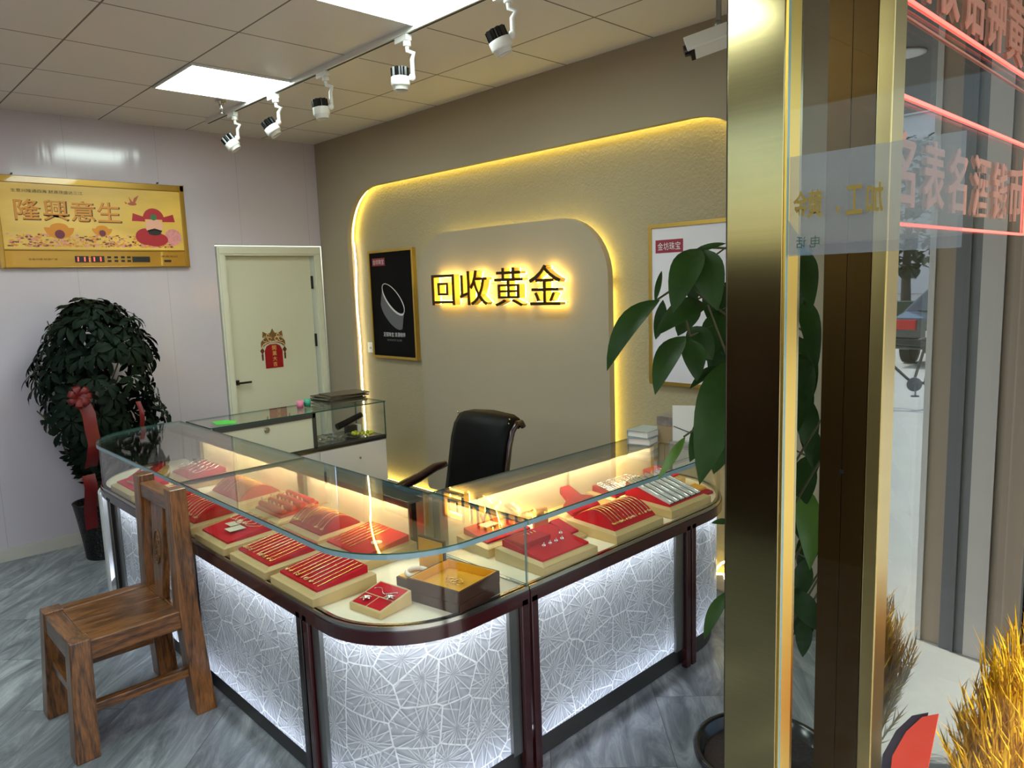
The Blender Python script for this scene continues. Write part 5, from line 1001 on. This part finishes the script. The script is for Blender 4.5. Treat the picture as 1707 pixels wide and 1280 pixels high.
# red neon bordered window sign: frames of tube and vinyl letters on the glass
sg = thing('window_sign', 'pink lettered window sign with red neon border lines on the shop glass', 'window sign', (XS + .016, 0, 0))
def ln(y0, z0, y1, z1, r=.0045): return MB().tube([(.0, y0, z0), (.0, y1, z1)], r, 6)
ln(-1.42, 2.372, .1, 2.385, .0045).build('neon_line', 'neon_red', sg); ln(-1.40, 2.15, .0, 2.155, .0045).build('neon_line', 'neon_red', sg); ln(-1.40, 1.845, -.105, 1.846, .0045).build('neon_line', 'neon_red', sg); ln(-.105, 1.846, -.105, 2.15, .003).build('neon_line', 'neon_red', sg)
ln(-1.42, 2.333, .0, 2.33, .0025).build('backing_edge', 'pink', sg)
for k, c_ in enumerate('名表名酒钱币'):
    m_ = MB(); y = (-1.35, -1.115, -.91, -.67, -.455, -.25)[k]; text(m_, c_, (.002, y, 1.978), (0, 1, 0), (0, 0, 1), w=.165, h=.18, depth=.004, bold=.015); m_.build('letter', 'pink', sg)
for k, c_ in enumerate('回收钻钟黄金'):
    m_ = MB(); text(m_, c_, (.002, -1.3 + .235 * k, 2.5), (0, 1, 0), (0, 0, 1), w=.2, h=.21, depth=.004, bold=.015); m_.build('letter', 'pink', sg)
# golden dried grass arrangement outside, with cards
fl = thing('flower_basket', 'bundle of golden feathery dried grass standing outside the shop window', 'flower arrangement', (5.44, -.95, 0))
random.seed(41); m_ = MB(); sm = MB()
for k in range(560):
    a = random.uniform(0, 2 * pi); r = .20 * sqrt(random.random()); h = random.uniform(.28, .6) * (1 - .6 * (r / .2) ** 2) + .1; b = Vector((r * .5 * cos(a), r * 1.2 * sin(a), .1)); tp = Vector((r * cos(a) * .9 + random.uniform(-.03, .03), r * 2.1 * sin(a), h + .1)); 
    if tp.x < -.25: tp.x = -.25
    d = (tp - b).normalized(); L = (tp - b).length
    for q in range(14):
        c = b + d * L * (.35 + .65 * q / 13); s1 = Vector((random.uniform(-1, 1), random.uniform(-1, 1), random.uniform(-.2, .8))).normalized(); e = c + d * .045 + s1 * .03; x = d.cross(s1).normalized() * .0032; m_.add([c - x, c + x, e], [(0, 1, 2)])
    sm.tube([b * .5, b, tp], .0022, 4, cap=False)
m_.build('plumes', 'plume', fl); sm.build('stalks', 'plume', fl)
MB().lathe([(.0001, 0), (.11, 0), (.13, .14), (.12, .14), (.0001, .12)], n=24).build('basket', 'rubber', fl)
rc = thing('red_card', 'pointed bright red card sticking up before the dried grass by the window', 'card', (5.40, -1.45, 0))
CARD = [(5.22, .40), (5.30, .42), (5.327, .649), (5.29, .625), (5.255, .57), (5.225, .49)]
def xz_prism(mb, pts, y0, y1, mi=0):
    n = len(pts); vs = [(x, y0, z) for x, z in pts] + [(x, y1, z) for x, z in pts]
    return mb.add(vs, [tuple(range(n)), tuple(range(n, 2 * n))[::-1]] + [(i, n + i, n + (i + 1) % n, (i + 1) % n) for i in range(n)], mi)
m_ = MB(); xz_prism(m_, [(x - 5.40, z) for x, z in CARD], 0, .003); m_.build('card', 'red_paper', rc); m_ = MB(); xz_prism(m_, [(x - 5.425, z - .01) for x, z in CARD], .006, .009); m_.build('backing', 'purple_card', rc); MB().cyl((-.01, .004, 0), (-.01, .004, .42), .002, n=6).build('stick', 'stem', rc)
# ================================================================== the street, seen mirrored in the window glass
struct(MB().box(XS + .02, -14, -.12, 12, 26, -.002).build('ground_pavement', 'pave')); struct(MB().box(12, -14, -.16, 60, 80, -.06).box(XS - 30, 26, -.16, 12, 80, -.06).build('ground_road', 'road'))
struct(MB().box(XS - .06, YN, 3.1, 6.95, 3.9, 3.22).build('ceiling_soffit', 'soffit'))
dl = thing('downlight', 'round pale downlight in the grey soffit mirrored high in the window', 'ceiling light', (6.26, 1.9, 3.1)); MB().lathe([(.10, 0), (.12, -.004), (.12, -.012), (.1, -.014)], n=30).build('rim', 'white_plastic', dl); MB().lathe([(.0001, -.01), (.1, -.01)], n=30, cap=False).build('lens', emis('pale lamp lens', (236, 244, 232), .8), dl)
struct(MB().box(XS + .02, .3, 0, 5.58, 1.1, 3.1).build('wall_pier', 'beige'))
struct(MB().box(XS + .02, .275, 0, 5.29, .3, 3.1).build('trim_2', 'beige')); struct(MB().box(5.29, .262, 0, 5.375, .3, 3.1).build('trim_3', 'off_white')); struct(MB().box(5.375, .27, 0, 5.475, .3, 3.1).box(5.415, .258, 0, 5.425, .27, 3.1).build('trim_4', 'drab'))
struct(MB().box(5.56, .29, 0, 5.585, .3, 3.1).build('trim_5', 'white_plastic'))
# bicycle
bi = thing('bicycle', 'black parked bicycle mirrored in the window glass', 'bicycle', (7.72, 6.75, 0), radians(-32))
for x in (-.52, .52):
    wh = MB().tube([(x + .33 * cos(q * pi / 16), 0, .34 + .33 * sin(q * pi / 16)) for q in range(32)], .018, 8, closed=True)
    for q in range(10): wh.tube([(x, 0, .34), (x + .32 * cos(q * pi / 5), 0, .34 + .32 * sin(q * pi / 5))], .003, 4)
    wh.build('wheel', 'rubber', bi)
m_ = MB()
for a, b in (((-.52, 0, .34), (-.05, 0, .30)), ((-.05, 0, .30), (-.18, 0, .82)), ((-.18, 0, .75), (.36, 0, .82)), ((-.05, 0, .30), (.38, 0, .72)), ((-.52, 0, .34), (-.17, 0, .72)), ((.52, 0, .34), (.36, 0, .92))): m_.tube([a, b], .018, 8)
m_.tube([(.36, 0, .92), (.33, -.06, 1.0), (.26, -.26, 1.02)], .012, 6).tube([(.33, 0, 1.0), (.26, .26, 1.02)], .012, 6); m_.build('frame', 'black_gloss', bi)
MB().ball((-.2, 0, .86), .1, 12, sc=(1.2, .7, .35)).build('saddle', 'black', bi); m_ = MB().cyl((-.05, -.1, .30), (-.05, .1, .30), .03); m_.box(-.09, -.14, .15, .0, -.1, .17).tube([(-.05, -.1, .3), (-.05, -.12, .16)], .012, 6).cyl((-.05, -.06, .3), (-.05, -.05, .3), .09, n=20); m_.build('pedals', 'drab', bi)
# car
ca = thing('car', 'dark parked saloon car with red tail lamp mirrored in the window glass', 'car', (8.55, 13.2, 0), radians(90))
prof = [(-2.2, .32), (-2.28, .55), (-2.25, .88), (-1.6, .98), (-1.0, 1.38), (-.2, 1.45), (.55, 1.4), (1.2, .98), (2.1, .82), (2.25, .55), (2.2, .3)]
n_ = len(prof); vs = []
for i, (x, z) in enumerate(prof):
    for yy, k in ((-.86, 0), (.86, 0)): w_ = .86 if z < 1 else .66; vs.append((x, w_ if yy > 0 else -w_, z))
m_ = MB(); m_.add(vs, [(2 * i, 2 * i + 1, 2 * (i + 1) % (2 * n_) + 1, 2 * (i + 1) % (2 * n_)) for i in range(n_)] + [tuple(range(0, 2 * n_, 2))[::-1], tuple(range(1, 2 * n_, 2))]); m_.build('body', 'car_paint', ca, bevel=.05)
MB().add([(-1.62, .62, .995), (-1.62, -.62, .995), (-1.05, -.6, 1.375), (-1.05, .6, 1.375)], [(0, 1, 2, 3)]).build('rear_window', 'win_dark', ca)
for sy in (-1, 1):
    MB().box(-2.3, sy * .62 - .2, .68, -2.2, sy * .62 + .2, .86).build('tail_lamp', 'tail', ca, bevel=.01)
    for x in (-1.4, 1.35): MB().cyl((x, sy * .7, .32), (x, sy * .88, .32), .32, n=24).build('wheel', 'rubber', ca)
MB().box(-2.31, -.85, .35, -2.2, .85, .52).build('bumper', 'black', ca, bevel=.02); MB().box(-2.3, -.26, .55, -2.27, .26, .67).build('number_plate', 'white_plastic', ca)
# street trees, hedge and buildings
def tree(x, y, h, r, label):
    t = thing('street_tree', label, 'tree', (x, y, -.06), group='trees along the street'); MB().tube([(0, 0, 0), (.05, .03, h * .25), (0, 0, h * .5)], [.2, .16, .12], 10).build('trunk', 'bark', t)
    m_ = MB(); 
    for k in range(700):
        a = random.uniform(0, 2 * pi); z = random.uniform(-1, 1); q = sqrt(1 - z * z) * r * random.uniform(.5, 1.05); c = Vector((q * cos(a), q * sin(a), h * .62 + z * h * .36)); d = Vector((random.uniform(-1, 1), random.uniform(-1, 1), random.uniform(-1, .5))).normalized(); m_.leaf(c, c + d * .45, .3, (0, 0, 1), .1, .2, 3)
    m_.build('crown', 'tree_leaf', t)
random.seed(51)
tree(14.8, 28.2, 6.9, 2.3, 'shady street tree mirrored in the window glass above the car'); tree(11.6, 36, 7.5, 2.6, 'farther street tree mirrored beside the pale building')
hd = tag(MB().box(12.2, 22, -.06, 17.5, 23, .75).build('hedge', 'tree_leaf'), 'low clipped hedge mirrored behind the parked car', 'hedge')
def building(x0, y0, x1, y1, h, nf, nw, label):
    t = thing('building', label, 'building', (0, 0, -.06)); MB().box(x0, y0, 0, x1, y1, h).build('wall', 'concrete', t)
    for f in range(nf):
        z = 1.2 + (h - 2) * f / nf
        for k in range(nw): xx = x0 + (x1 - x0) * (k + .25) / nw; MB().box(xx, y0 - .05, z, xx + (x1 - x0) / nw * .5, y0, z + (h - 2) / nf * .5).build('window', 'win_dark', t)
    MB().box(x0 - .2, y0 - .2, h, x1 + .2, y1 + .2, h + .5).build('roof', 'concrete', t)
building(22, 60, 34, 70, 13.6, 5, 6, 'pale mid-rise building mirrored against the sky')
